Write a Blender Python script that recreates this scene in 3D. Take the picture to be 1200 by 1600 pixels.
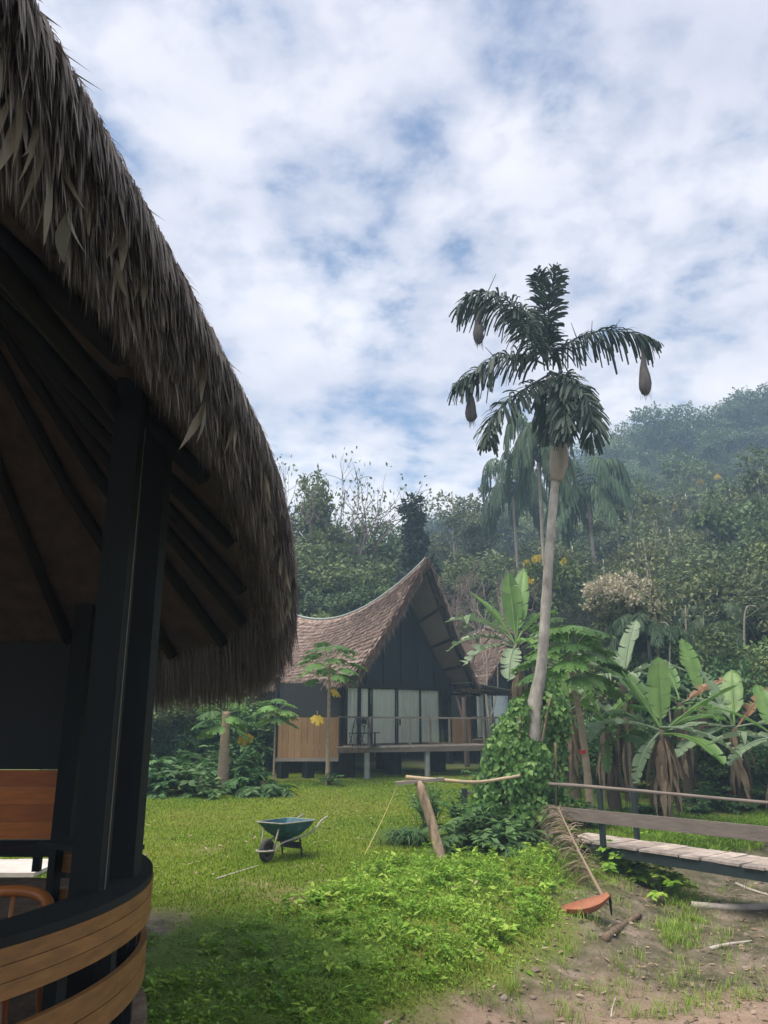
import bpy, math, random
import numpy as np
from mathutils import Vector, Matrix

for _o in list(bpy.data.objects):
    bpy.data.objects.remove(_o, do_unlink=True)
SC = bpy.context.scene
COL = SC.collection
rng = np.random.default_rng(7)
random.seed(7)
R = math.radians

# ------------------------------------------------------------------ camera
EYE = 2.2
PITCH = R(15.15)
cam_d = bpy.data.cameras.new('camera')
cam_d.sensor_fit = 'VERTICAL'
cam_d.sensor_height = 32.0
cam_d.lens = 24.0
cam_d.clip_start = 0.05
cam_d.clip_end = 3000
cam = bpy.data.objects.new('camera', cam_d)
COL.objects.link(cam)
cam.location = (0, 0, EYE)
cam.rotation_euler = (R(90) + PITCH, 0, 0)
SC.camera = cam

# ------------------------------------------------------------------ sky, sun, exposure
SUN_EL, SUN_AZ = R(69), R(-125)         # azimuth from +Y towards +X: hazy sun high to the left, a little behind
world = bpy.data.worlds.new('World')
SC.world = world
world.use_nodes = True
wn, wl = world.node_tree.nodes, world.node_tree.links
wn.clear()


def wnode(t, **kw):
    n = wn.new(t)
    for k, v in kw.items():
        setattr(n, k, v)
    return n


def wmath(op, a, b=None, clamp=False):
    n = wnode('ShaderNodeMath', operation=op, use_clamp=clamp)
    for i, x in enumerate((a, b)):
        if x is None:
            continue
        if isinstance(x, (int, float)):
            n.inputs[i].default_value = x
        else:
            wl.new(x, n.inputs[i])
    return n.outputs[0]


def wramp(fac, stops):
    n = wnode('ShaderNodeValToRGB')
    e = n.color_ramp.elements
    while len(e) < len(stops):
        e.new(0.5)
    for el, (p, c) in zip(e, stops):
        el.position = p
        el.color = (*c, 1) if len(c) == 3 else c
    wl.new(fac, n.inputs[0])
    return n.outputs[0]


def wmix(fac, a, b):
    n = wnode('ShaderNodeMix', data_type='RGBA')
    for sock, x in ((n.inputs[0], fac), (n.inputs[6], a), (n.inputs[7], b)):
        if isinstance(x, (int, float)):
            sock.default_value = x
        elif isinstance(x, tuple):
            sock.default_value = (*x, 1)
        else:
            wl.new(x, sock)
    return n.outputs[2]


sky = wnode('ShaderNodeTexSky', sky_type='NISHITA')
sky.sun_disc = False
sky.sun_elevation = SUN_EL
sky.sun_rotation = SUN_AZ
sky.air_density = 1.0
sky.dust_density = 0.6
sky.ozone_density = 2.0
tc = wnode('ShaderNodeTexCoord')
sep = wnode('ShaderNodeSeparateXYZ')
wl.new(tc.outputs['Generated'], sep.inputs[0])
zc = wmath('ADD', wmath('MAXIMUM', sep.outputs[2], 0.0), 0.22)
comb = wnode('ShaderNodeCombineXYZ')
wl.new(wmath('DIVIDE', sep.outputs[0], zc), comb.inputs[0])
wl.new(wmath('DIVIDE', sep.outputs[1], zc), comb.inputs[1])
comb.inputs[2].default_value = 3.7


def wnoise(scale, detail, rough, off=0.0, dist=0.0):
    mp = wnode('ShaderNodeMapping')
    mp.inputs['Location'].default_value = (off, off * 0.7, off * 1.3)
    wl.new(comb.outputs[0], mp.inputs[0])
    n = wnode('ShaderNodeTexNoise')
    n.inputs['Scale'].default_value = scale
    n.inputs['Detail'].default_value = detail
    n.inputs['Roughness'].default_value = rough
    n.inputs['Distortion'].default_value = dist
    wl.new(mp.outputs[0], n.inputs['Vector'])
    return n.outputs[0]


cover = wnoise(1.5, 3, 0.5, 4.1)
puff = wnoise(7.5, 7, 0.56, 9.3, 0.1)
dens = wmath('ADD', wmath('MULTIPLY', cover, 0.60), wmath('MULTIPLY', puff, 0.62))
low = wmath('MULTIPLY', wmath('SUBTRACT', 0.55, sep.outputs[2], clamp=True), 0.34)
dens = wmath('ADD', dens, low)
mask = wramp(dens, [(0.505, (0.0, 0.0, 0.0)), (0.60, (0.70, 0.70, 0.70)), (0.69, (1, 1, 1))])
shade = wnoise(3.2, 4, 0.5, 17.0)
CLOUD_LO, CLOUD_HI = (0.315, 0.325, 0.405), (0.57, 0.555, 0.58)
ccol = wramp(wmath('ADD', wmath('MULTIPLY', shade, 0.45), wmath('MULTIPLY', dens, 0.42)),
             [(0.36, CLOUD_LO), (0.62, CLOUD_HI)])
ccol = wmix(wmath('MULTIPLY', wmath('SUBTRACT', 0.42, sep.outputs[2], clamp=True), 2.6, clamp=True), ccol, (0.78, 0.745, 0.74))
bg_sky = wnode('ShaderNodeBackground')
bg_sky.inputs[1].default_value = 0.088
wl.new(sky.outputs[0], bg_sky.inputs[0])
bg_cl = wnode('ShaderNodeBackground')
bg_cl.inputs[1].default_value = 1.0
wl.new(ccol, bg_cl.inputs[0])
msh = wnode('ShaderNodeMixShader')
wl.new(mask, msh.inputs[0])
wl.new(bg_sky.outputs[0], msh.inputs[1])
wl.new(bg_cl.outputs[0], msh.inputs[2])
wo = wnode('ShaderNodeOutputWorld')
wl.new(msh.outputs[0], wo.inputs[0])

sun_d = bpy.data.lights.new('sun', 'SUN')
sun_d.energy = 3.3
sun_d.angle = R(40)
sun_d.color = (1.0, 0.93, 0.82)
sun = bpy.data.objects.new('sun', sun_d)
COL.objects.link(sun)
_sd = Vector((math.sin(SUN_AZ) * math.cos(SUN_EL), math.cos(SUN_AZ) * math.cos(SUN_EL), math.sin(SUN_EL)))
sun.rotation_euler = _sd.to_track_quat('Z', 'Y').to_euler()

SC.view_settings.view_transform = 'Standard'
SC.view_settings.look = 'None'
SC.view_settings.gamma = 1.0
SC.view_settings.exposure = 0.92
SC.view_settings.use_curve_mapping = False
SC.render.engine = 'CYCLES'
SC.cycles.use_denoising = True
SC.cycles.max_bounces = 6
SC.cycles.diffuse_bounces = 3
SC.cycles.glossy_bounces = 3
SC.cycles.transmission_bounces = 4
SC.cycles.transparent_max_bounces = 8
SC.cycles.volume_bounces = 1
SC.cycles.volume_step_rate = 1.0
SC.cycles.sample_clamp_indirect = 4.0

# ------------------------------------------------------------------ survey helpers
CP, SP = math.cos(PITCH), math.sin(PITCH)


def ray(px, py):
    u, v = (px - 600) / 1200.0, (800 - py) / 1200.0
    return np.array([u, CP - v * SP, SP + v * CP])


def at(px, py, Y):
    """point seen at a photograph pixel, standing Y metres ahead"""
    d = ray(px, py)
    return np.array([0, 0, EYE]) + d * (Y / d[1])


def atz(px, py, z):
    d = ray(px, py)
    return np.array([0, 0, EYE]) + d * ((z - EYE) / d[2])


def unit(a):
    a = np.asarray(a, float)
    return a / np.maximum(np.linalg.norm(a, axis=-1, keepdims=True), 1e-9)


def smooth(a, b, x):
    t = np.clip((np.asarray(x, float) - a) / (b - a), 0, 1)
    return t * t * (3 - 2 * t)


_perm = np.random.default_rng(3).random((64, 64))


def vnoise(x, y):
    x, y = np.asarray(x, float), np.asarray(y, float)
    xi, yi = np.floor(x).astype(int), np.floor(y).astype(int)
    fx, fy = x - xi, y - yi
    fx, fy = fx * fx * (3 - 2 * fx), fy * fy * (3 - 2 * fy)
    g = lambda i, j: _perm[i % 64, j % 64]
    return (g(xi, yi) * (1 - fx) * (1 - fy) + g(xi + 1, yi) * fx * (1 - fy)
            + g(xi, yi + 1) * (1 - fx) * fy + g(xi + 1, yi + 1) * fx * fy)


def fnoise(x, y, o=4):
    s, a, t = 0, 1, 0
    for k in range(o):
        s = s + a * vnoise(x * 2 ** k + 7.3 * k, y * 2 ** k - 3.1 * k)
        t += a
        a *= 0.5
    return s / t


# ------------------------------------------------------------------ materials
MATS = {}


def mat(name, cols, rough=0.75, noise=0.0, nscale=6.0, bump=0.0, bscale=20.0, trans=0.0, spec=0.3,
        objvar=0.0, stretch=(1, 1, 1), metal=0.0, detail=4):
    """cols: colours spread over the per-piece random attribute; noise: grain of value"""
    m = bpy.data.materials.new(name)
    m.use_nodes = True
    N, L = m.node_tree.nodes, m.node_tree.links
    N.clear()
    out = N.new('ShaderNodeOutputMaterial')
    bs = N.new('ShaderNodeBsdfPrincipled')
    bs.inputs['Roughness'].default_value = rough
    bs.inputs['Metallic'].default_value = metal
    bs.inputs['Specular IOR Level'].default_value = spec
    at_ = N.new('ShaderNodeAttribute')
    at_.attribute_name = 'rnd'
    rp = N.new('ShaderNodeValToRGB')
    e = rp.color_ramp.elements
    cols = cols if isinstance(cols, list) else [cols, cols]
    while len(e) < len(cols):
        e.new(0.5)
    for i, c in enumerate(cols):
        e[i].position = i / (len(cols) - 1)
        e[i].color = (*c, 1)
    L.new(at_.outputs['Fac'], rp.inputs[0])
    col = rp.outputs[0]
    tcn = N.new('ShaderNodeTexCoord')
    mp = N.new('ShaderNodeMapping')
    mp.inputs['Scale'].default_value = stretch
    L.new(tcn.outputs['Object'], mp.inputs[0])
    val = None
    if noise > 0:
        nz = N.new('ShaderNodeTexNoise')
        nz.inputs['Scale'].default_value = nscale
        nz.inputs['Detail'].default_value = detail
        nz.inputs['Roughness'].default_value = 0.6
        L.new(mp.outputs[0], nz.inputs['Vector'])
        mr = N.new('ShaderNodeMapRange')
        mr.inputs[1].default_value = 0.25
        mr.inputs[2].default_value = 0.75
        mr.inputs[3].default_value = 1 - noise
        mr.inputs[4].default_value = 1 + noise
        L.new(nz.outputs[0], mr.inputs[0])
        val = mr.outputs[0]
    if objvar > 0:
        oi = N.new('ShaderNodeObjectInfo')
        mr2 = N.new('ShaderNodeMapRange')
        mr2.inputs[3].default_value = 1 - objvar
        mr2.inputs[4].default_value = 1 + objvar
        L.new(oi.outputs['Random'], mr2.inputs[0])
        if val is None:
            val = mr2.outputs[0]
        else:
            mm = N.new('ShaderNodeMath')
            mm.operation = 'MULTIPLY'
            L.new(val, mm.inputs[0])
            L.new(mr2.outputs[0], mm.inputs[1])
            val = mm.outputs[0]
    if val is not None:
        hs = N.new('ShaderNodeHueSaturation')
        L.new(val, hs.inputs['Value'])
        L.new(col, hs.inputs['Color'])
        col = hs.outputs[0]
        if objvar > 0:
            mr3 = N.new('ShaderNodeMapRange')
            mr3.inputs[3].default_value = 0.5 - 0.07 * objvar
            mr3.inputs[4].default_value = 0.5 + 0.07 * objvar
            ml = N.new('ShaderNodeMath')
            ml.operation = 'FRACT'
            mk = N.new('ShaderNodeMath')
            mk.operation = 'MULTIPLY'
            mk.inputs[1].default_value = 7.31
            L.new(oi.outputs['Random'], mk.inputs[0])
            L.new(mk.outputs[0], ml.inputs[0])
            L.new(ml.outputs[0], mr3.inputs[0])
            L.new(mr3.outputs[0], hs.inputs['Hue'])
    L.new(col, bs.inputs['Base Color'])
    if bump > 0:
        nb = N.new('ShaderNodeTexNoise')
        nb.inputs['Scale'].default_value = bscale
        nb.inputs['Detail'].default_value = 5
        L.new(mp.outputs[0], nb.inputs['Vector'])
        bp = N.new('ShaderNodeBump')
        bp.inputs['Strength'].default_value = bump
        bp.inputs['Distance'].default_value = 0.02
        L.new(nb.outputs[0], bp.inputs['Height'])
        L.new(bp.outputs[0], bs.inputs['Normal'])
    sh = bs.outputs[0]
    if trans > 0:
        tr = N.new('ShaderNodeBsdfTranslucent')
        L.new(col, tr.inputs[0])
        mx = N.new('ShaderNodeMixShader')
        mx.inputs[0].default_value = trans
        L.new(sh, mx.inputs[1])
        L.new(tr.outputs[0], mx.inputs[2])
        sh = mx.outputs[0]
    L.new(sh, out.inputs[0])
    MATS[name] = m
    return m


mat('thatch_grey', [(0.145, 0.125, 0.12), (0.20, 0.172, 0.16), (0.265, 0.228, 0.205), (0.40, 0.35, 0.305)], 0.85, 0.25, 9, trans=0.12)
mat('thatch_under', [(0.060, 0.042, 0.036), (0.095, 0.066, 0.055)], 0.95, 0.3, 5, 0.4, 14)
mat('thatch_brown', [(0.16, 0.105, 0.085), (0.29, 0.20, 0.16), (0.43, 0.315, 0.26), (0.62, 0.50, 0.43)], 0.9, 0.3, 5)
mat('dry_leaf', [(0.13, 0.125, 0.085), (0.21, 0.19, 0.13), (0.32, 0.27, 0.20)], 0.7, 0.2, 10, trans=0.25)
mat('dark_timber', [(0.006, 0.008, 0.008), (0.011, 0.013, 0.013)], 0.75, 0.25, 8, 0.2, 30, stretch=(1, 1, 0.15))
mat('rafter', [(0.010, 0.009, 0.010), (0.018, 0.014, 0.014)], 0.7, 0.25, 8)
mat('rail_wood', [(0.20, 0.095, 0.028), (0.27, 0.13, 0.042)], 0.55, 0.35, 5, 0.15, 40, spec=0.4, stretch=(1, 1, 5))
mat('orange_plank', [(0.40, 0.11, 0.018), (0.55, 0.17, 0.03)], 0.45, 0.22, 3, 0.1, 30, spec=0.4, stretch=(1, 1, 8))
mat('mesh_screen', [(0.035, 0.037, 0.038), (0.045, 0.047, 0.047)], 0.9)
mat('cabin_dark', [(0.016, 0.021, 0.029), (0.022, 0.028, 0.037)], 0.7, 0.18, 2)
mat('cabin_batten', [(0.012, 0.014, 0.018), (0.016, 0.018, 0.022)], 0.6)
mat('soffit', [(0.15, 0.11, 0.10), (0.19, 0.145, 0.125)], 0.9, 0.2, 3)
mat('tan_board', [(0.26, 0.15, 0.07), (0.33, 0.20, 0.10)], 0.7, 0.25, 3, stretch=(1, 1, 0.2))
mat('curtain', [(0.84, 0.81, 0.73), (0.92, 0.89, 0.82)], 0.9, 0.05, 2, trans=0.08)
mat('curtain_cool', [(0.40, 0.46, 0.45), (0.50, 0.55, 0.53)], 0.9, 0.05, 2, trans=0.15)
mat('grey_wood', [(0.16, 0.13, 0.11), (0.23, 0.19, 0.16), (0.29, 0.25, 0.22)], 0.85, 0.25, 6, 0.3, 25, stretch=(0.3, 0.3, 1))
mat('deck_wood', [(0.29, 0.235, 0.20), (0.42, 0.35, 0.30)], 0.85, 0.45, 5, 0.5, 20)
mat('concrete', [(0.26, 0.27, 0.25), (0.33, 0.34, 0.31)], 0.9, 0.2, 5, 0.3, 30)
mat('green_post', [(0.018, 0.028, 0.028), (0.026, 0.038, 0.036)], 0.6, 0.2, 6)
mat('ridge_metal', [(0.24, 0.28, 0.26), (0.29, 0.33, 0.31)], 0.6, 0.15, 3)
mat('bark_grey', [(0.29, 0.26, 0.225), (0.37, 0.335, 0.29)], 0.9, 0.5, 5, 0.9, 14, stretch=(1, 1, 0.5))
mat('bark_brown', [(0.13, 0.09, 0.06), (0.20, 0.145, 0.10)], 0.9, 0.5, 7, 0.9, 16, stretch=(1, 1, 0.3))
mat('bark_pale', [(0.26, 0.22, 0.17), (0.36, 0.31, 0.25)], 0.9, 0.3, 4, 0.3, 12, stretch=(1, 1, 0.5))
mat('papaya_bark', [(0.25, 0.185, 0.12), (0.34, 0.26, 0.18)], 0.85, 0.25, 6, 0.5, 14, stretch=(1, 1, 2))
mat('palm_leaf', [(0.018, 0.036, 0.028), (0.030, 0.055, 0.038), (0.045, 0.075, 0.045)], 0.55, trans=0.18, spec=0.4)
mat('far_palm_leaf', [(0.045, 0.085, 0.04), (0.075, 0.125, 0.06)], 0.6, trans=0.25, objvar=0.2)
mat('nest', [(0.070, 0.060, 0.060), (0.11, 0.095, 0.088)], 0.95, 0.35, 14, 0.6, 40, stretch=(1, 1, 0.25))
mat('banana_leaf', [(0.075, 0.165, 0.03), (0.12, 0.24, 0.048), (0.185, 0.31, 0.075)], 0.45, 0.22, 2.5, trans=0.35, spec=0.5)
mat('banana_dull', [(0.10, 0.17, 0.075), (0.17, 0.25, 0.13), (0.25, 0.32, 0.20)], 0.55, 0.15, 3, trans=0.3, spec=0.4)
mat('banana_dead', [(0.14, 0.095, 0.06), (0.24, 0.17, 0.11), (0.33, 0.25, 0.17)], 0.85, 0.3, 5, trans=0.2)
mat('banana_rust', [(0.22, 0.115, 0.065), (0.32, 0.19, 0.11)], 0.8, 0.3, 4, trans=0.3)
mat('banana_stem', [(0.085, 0.065, 0.045), (0.14, 0.11, 0.07)], 0.8, 0.35, 6, 0.3, 16, stretch=(1, 1, 0.3))
mat('post_bark', [(0.12, 0.085, 0.06), (0.30, 0.22, 0.15)], 0.9, 0.75, 3.5, 1.0, 12, stretch=(2.2, 2.2, 0.5))
mat('papaya_leaf', [(0.07, 0.15, 0.035), (0.11, 0.22, 0.05), (0.16, 0.29, 0.07)], 0.5, trans=0.3, objvar=0.1)
mat('yellow_leaf', [(0.50, 0.33, 0.03), (0.62, 0.45, 0.06)], 0.6, trans=0.3)
mat('vine_leaf', [(0.055, 0.135, 0.030), (0.09, 0.20, 0.042), (0.15, 0.28, 0.06), (0.25, 0.36, 0.09)], 0.5, trans=0.3, spec=0.4)
mat('shrub_leaf', [(0.045, 0.105, 0.035), (0.08, 0.165, 0.05), (0.12, 0.22, 0.07)], 0.55, trans=0.28, objvar=0.18)
mat('weed_leaf', [(0.11, 0.24, 0.016), (0.185, 0.35, 0.03), (0.27, 0.44, 0.05), (0.36, 0.48, 0.08)], 0.55, trans=0.32)
mat('grass_blade', [(0.10, 0.20, 0.016), (0.17, 0.30, 0.026), (0.24, 0.36, 0.042), (0.33, 0.37, 0.085)], 0.6, trans=0.3)
mat('lawn_blade', [(0.125, 0.215, 0.012), (0.18, 0.27, 0.018), (0.235, 0.30, 0.028), (0.29, 0.27, 0.055)], 0.7, trans=0.25)
mat('forest_dark', [(0.058, 0.095, 0.045), (0.102, 0.150, 0.068), (0.16, 0.21, 0.094)], 0.65, trans=0.22, objvar=0.28)
mat('forest_mid', [(0.072, 0.112, 0.042), (0.12, 0.168, 0.06), (0.185, 0.228, 0.085)], 0.65, trans=0.22, objvar=0.28)
mat('forest_pale', [(0.085, 0.115, 0.052), (0.14, 0.165, 0.075), (0.20, 0.215, 0.105)], 0.65, trans=0.22, objvar=0.22)
mat('creeper_dark', [(0.022, 0.042, 0.034), (0.036, 0.060, 0.046)], 0.7, trans=0.15)
mat('room_wood', [(0.45, 0.36, 0.25), (0.52, 0.42, 0.30)], 0.8, 0.2, 3)
mat('twig_pink', [(0.13, 0.095, 0.085), (0.18, 0.14, 0.12)], 0.9)
mat('cream_flower', [(0.42, 0.38, 0.27), (0.58, 0.53, 0.41)], 0.8, trans=0.2)
mat('yellow_flower', [(0.50, 0.36, 0.03), (0.66, 0.52, 0.06)], 0.7, trans=0.3)
mat('barrow_paint', [(0.020, 0.080, 0.095), (0.028, 0.10, 0.12)], 0.6, 0.6, 6, 0.1, 20, spec=0.4)
mat('barrow_metal', [(0.25, 0.23, 0.20), (0.33, 0.30, 0.26)], 0.6, 0.25, 12)
mat('barrow_dark', [(0.035, 0.034, 0.032), (0.05, 0.048, 0.045)], 0.7, 0.25, 10)
mat('rubber', [(0.045, 0.045, 0.04), (0.07, 0.068, 0.06)], 0.85, 0.3, 14, 0.3, 40)
mat('red_paint', [(0.42, 0.03, 0.03), (0.5, 0.04, 0.04)], 0.6)
mat('spathe', [(0.30, 0.105, 0.055), (0.40, 0.17, 0.09)], 0.65, 0.25, 5, 0.2, 22, trans=0.12)
mat('dry_frond', [(0.17, 0.12, 0.075), (0.27, 0.205, 0.14)], 0.8, trans=0.1)
mat('bamboo', [(0.33, 0.25, 0.15), (0.42, 0.33, 0.21)], 0.7, 0.2, 8)
mat('rope', [(0.42, 0.36, 0.12), (0.5, 0.43, 0.16)], 0.8)
mat('leaf_litter', [(0.13, 0.085, 0.05), (0.23, 0.16, 0.10), (0.36, 0.28, 0.20)], 0.85)
mat('mud', [(0.06, 0.045, 0.032), (0.13, 0.098, 0.07), (0.24, 0.18, 0.135)], 0.9, 0.2, 8)
mat('stone', [(0.19, 0.145, 0.115), (0.29, 0.23, 0.185)], 0.9, 0.25, 6, 0.4, 20)
mat('pale_log', [(0.34, 0.30, 0.26), (0.44, 0.39, 0.34)], 0.9, 0.25, 6, 0.4, 18)
mat('chair_wood', [(0.36, 0.12, 0.03), (0.44, 0.16, 0.045)], 0.35, 0.15, 5, spec=0.5)
mat('iron', [(0.02, 0.02, 0.02), (0.03, 0.03, 0.03)], 0.5)
mat('paving', [(0.42, 0.36, 0.33), (0.52, 0.46, 0.42)], 0.9, 0.2, 3, 0.2, 20)


def glass_mat():
    m = bpy.data.materials.new('window_glass')
    m.use_nodes = True
    N, L = m.node_tree.nodes, m.node_tree.links
    N.clear()
    o = N.new('ShaderNodeOutputMaterial')
    t = N.new('ShaderNodeBsdfTransparent')
    t.inputs[0].default_value = (0.965, 0.985, 0.975, 1)
    g = N.new('ShaderNodeBsdfGlossy')
    g.inputs['Roughness'].default_value = 0.05
    f = N.new('ShaderNodeFresnel')
    f.inputs[0].default_value = 1.33
    mx = N.new('ShaderNodeMixShader')
    L.new(f.outputs[0], mx.inputs[0])
    L.new(t.outputs[0], mx.inputs[1])
    L.new(g.outputs[0], mx.inputs[2])
    L.new(mx.outputs[0], o.inputs[0])
    MATS['window_glass'] = m


glass_mat()


# ------------------------------------------------------------------ mesh building
class B:
    def __init__(self):
        self.v, self.f, self.r, self.n = [], [], [], 0

    def add(self, V, F, r=None):
        V = np.asarray(V, float).reshape(-1, 3)
        if r is None:
            r = random.random()
        self.r.append(np.broadcast_to(np.asarray(r, float), (len(V),)).copy())
        for a in (F if isinstance(F, list) else [F]):
            self.f.append(np.asarray(a, int) + self.n)
        self.v.append(V)
        self.n += len(V)
        return self

    def box(self, c, s, rot=None, r=None, taper=1.0):
        x, y, z = np.asarray(s, float) / 2
        V = np.array([[-x, -y, -z], [x, -y, -z], [x, y, -z], [-x, y, -z],
                      [-x * taper, -y * taper, z], [x * taper, -y * taper, z], [x * taper, y * taper, z], [-x * taper, y * taper, z]])
        if rot is not None:
            V = V @ np.asarray(rot).T
        return self.add(V + np.asarray(c, float), BOXF, r)

    def beam(self, p, q, w, h, up=(0, 0, 1), r=None):
        """box from p to q, w wide sideways and h along up"""
        p, q = np.asarray(p, float), np.asarray(q, float)
        d = unit(q - p)
        s = unit(np.cross(d, up))
        u = np.cross(s, d)
        M3 = np.stack([d, s, u], 1)
        return self.box((p + q) / 2, (np.linalg.norm(q - p), w, h), M3, r)

    def tube(self, P, rad, n=8, caps=True, r=None, wob=0.0):
        P = np.asarray(P, float)
        k = len(P)
        rad = np.broadcast_to(np.asarray(rad, float), (k,))
        T = unit(np.gradient(P, axis=0))
        ref = np.array([0, 0, 1.0]) if abs(T[0][2]) < 0.9 else np.array([1.0, 0, 0])
        a = np.linspace(0, 2 * np.pi, n, endpoint=False)
        rings = []
        s = unit(np.cross(T[0], ref))
        for i in range(k):
            s = unit(s - T[i] * np.dot(s, T[i]))
            u = np.cross(T[i], s)
            rr = rad[i] * (1 + wob * (rng.random(n) - 0.5))
            rings.append(P[i] + rr[:, None] * (np.cos(a)[:, None] * s + np.sin(a)[:, None] * u))
        V = np.concatenate(rings)
        i0 = np.arange(k - 1)[:, None] * n
        j = np.arange(n)[None, :]
        F = np.stack([i0 + j, i0 + (j + 1) % n, i0 + n + (j + 1) % n, i0 + n + j], -1).reshape(-1, 4)
        Fs = [F]
        if caps:
            V = np.concatenate([V, P[:1], P[-1:]])
            m = k * n
            jj = np.arange(n)
            Fs.append(np.stack([np.full(n, m), (jj + 1) % n, jj], -1))
            Fs.append(np.stack([np.full(n, m + 1), (k - 1) * n + jj, (k - 1) * n + (jj + 1) % n], -1))
        return self.add(V, Fs, r)

    def build(self, name, m, parent=None, smooth=False, loc=None):
        me = bpy.data.meshes.new(name)
        V = np.concatenate(self.v)
        if loc is not None:
            V = V - np.asarray(loc, float)
        tot = np.concatenate([np.full(len(a), a.shape[1]) for a in self.f])
        idx = np.concatenate([a.ravel() for a in self.f])
        me.vertices.add(len(V))
        me.vertices.foreach_set('co', V.ravel())
        me.loops.add(len(idx))
        me.loops.foreach_set('vertex_index', idx)
        me.polygons.add(len(tot))
        st = np.concatenate([[0], np.cumsum(tot)[:-1]])
        me.polygons.foreach_set('loop_start', st)
        at_ = me.attributes.new('rnd', 'FLOAT', 'POINT')
        at_.data.foreach_set('value', np.concatenate(self.r))
        me.polygons.foreach_set('use_smooth', np.full(len(tot), bool(smooth)))
        me.update(calc_edges=True)
        me.validate()
        me.materials.append(MATS[m] if isinstance(m, str) else m)
        o = bpy.data.objects.new(name, me)
        COL.objects.link(o)
        if loc is not None:
            o.location = loc
        if parent is not None:
            o.parent = parent
        return o


BOXF = np.array([[0, 3, 2, 1], [4, 5, 6, 7], [0, 1, 5, 4], [1, 2, 6, 5], [2, 3, 7, 6], [3, 0, 4, 7]])


def tag(o, label=None, cat=None, group=None, kind=None):
    if label:
        o['label'] = label
    if cat:
        o['category'] = cat
    if group:
        o['group'] = group
    if kind:
        o['kind'] = kind
    return o


def thing(name, loc, label, cat, group=None, rz=0.0):
    o = bpy.data.objects.new(name, None)
    o.empty_display_size = 0.2
    COL.objects.link(o)
    o.location = tuple(loc)
    o.rotation_euler = (0, 0, rz)
    return tag(o, label, cat, group)


def copy_tree(o, parent=None, kids=None):
    if kids is None:
        kids = {}
        for c in bpy.data.objects:
            if c.parent:
                kids.setdefault(c.parent.name, []).append(c)
    c = o.copy()
    COL.objects.link(c)
    c.parent = parent
    for ch in kids.get(o.name, []):
        copy_tree(ch, c, kids)
    return c


def leaves(b, P, D, N, L, W, fold=0.18, r=None, wide=0.42):
    """pointed folded leaves: base P, direction D, face normal N"""
    P, D = np.asarray(P, float), unit(D)
    S = unit(np.cross(N, D))
    U = np.cross(D, S)
    k = len(P)
    L = np.broadcast_to(L, (k,))[:, None]
    W = np.broadcast_to(W, (k,))[:, None]
    V = np.stack([P, P + D * L * wide + S * W / 2 + U * W * fold, P + D * L, P + D * L * wide - S * W / 2 + U * W * fold], 1)
    i = np.arange(k)[:, None] * 4
    F = np.concatenate([i + np.array([[0, 1, 2]]), i + np.array([[0, 2, 3]])])
    if r is None:
        r = rng.random(k)
    b.add(V.reshape(-1, 3), F, np.repeat(np.broadcast_to(r, (k,)), 4))


def strips(b, P, D, S, L, W, bend, prof, r=None):
    """curved tapered blades; prof: width factors along the length; bend: offset vector (x L) at the tip, quadratic"""
    P, D, S = np.asarray(P, float), unit(D), unit(S)
    k, m = len(P), len(prof)
    L = np.broadcast_to(L, (k,))[:, None]
    W = np.broadcast_to(W, (k,))[:, None]
    bend = np.broadcast_to(bend, (k, 3))
    cols = []
    for i, w in enumerate(prof):
        t = i / (m - 1)
        c = P + D * L * t + bend * L * t * t
        if w < 1e-6:
            cols.append(c[:, None, :])
        else:
            cols.append(np.stack([c - S * W * w / 2, c + S * W * w / 2], 1))
    V = np.concatenate(cols, 1)
    nv = V.shape[1]
    base = np.arange(k)[:, None] * nv
    Fs, o = [], 0
    for i in range(m - 1):
        a, c = cols[i].shape[1], cols[i + 1].shape[1]
        if a == 2 and c == 2:
            Fs.append(base + np.array([[o, o + 1, o + 3, o + 2]]))
        elif a == 2 and c == 1:
            Fs.append(base + np.array([[o, o + 1, o + 2]]))
        elif a == 1 and c == 2:
            Fs.append(base + np.array([[o, o + 2, o + 1]]))
        o += a
    if r is None:
        r = rng.random(k)
    b.add(V.reshape(-1, 3), Fs, np.repeat(np.broadcast_to(r, (k,)), nv))


def randdir(k, zmin=-1.0):
    z = rng.uniform(zmin, 1, k)
    a = rng.uniform(0, 2 * np.pi, k)
    s = np.sqrt(1 - z * z)
    return np.stack([s * np.cos(a), s * np.sin(a), z], 1)


def bez(P, n):
    """smooth curve (Catmull-Rom) through points"""
    P = np.asarray(P, float)
    Q = np.concatenate([[2 * P[0] - P[1]], P, [2 * P[-1] - P[-2]]])
    out = []
    k = len(P) - 1
    for t in np.linspace(0, k, n):
        i = min(int(t), k - 1)
        f = t - i
        a, p, q, c = Q[i], Q[i + 1], Q[i + 2], Q[i + 3]
        out.append(0.5 * ((2 * p) + (q - a) * f + (2 * a - 5 * p + 4 * q - c) * f ** 2 + (3 * p - a - 3 * q + c) * f ** 3))
    return np.array(out)

# ------------------------------------------------------------------ ground
CRK_Y = [2, 5, 7.47, 8.9, 10.9, 12.6, 13.6, 15, 16.6, 17.6, 18.4]
CRK_X = [-3.4, -1.6, 0.1, 1.35, 2.35, 3.1, 3.7, 5.0, 7.4, 12, 60]


def creek(x, y):
    """metres inside the creek bed (negative: on the grassy side)"""
    d = (np.asarray(x, float) - np.interp(y, CRK_Y, CRK_X)) * 0.72
    d = d + 0.5 * (fnoise(np.asarray(x) * 1.1 + 3, np.asarray(y) * 1.1, 3) - 0.5)
    return np.where(np.asarray(y) > 18.4, -3.0, d)


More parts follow.
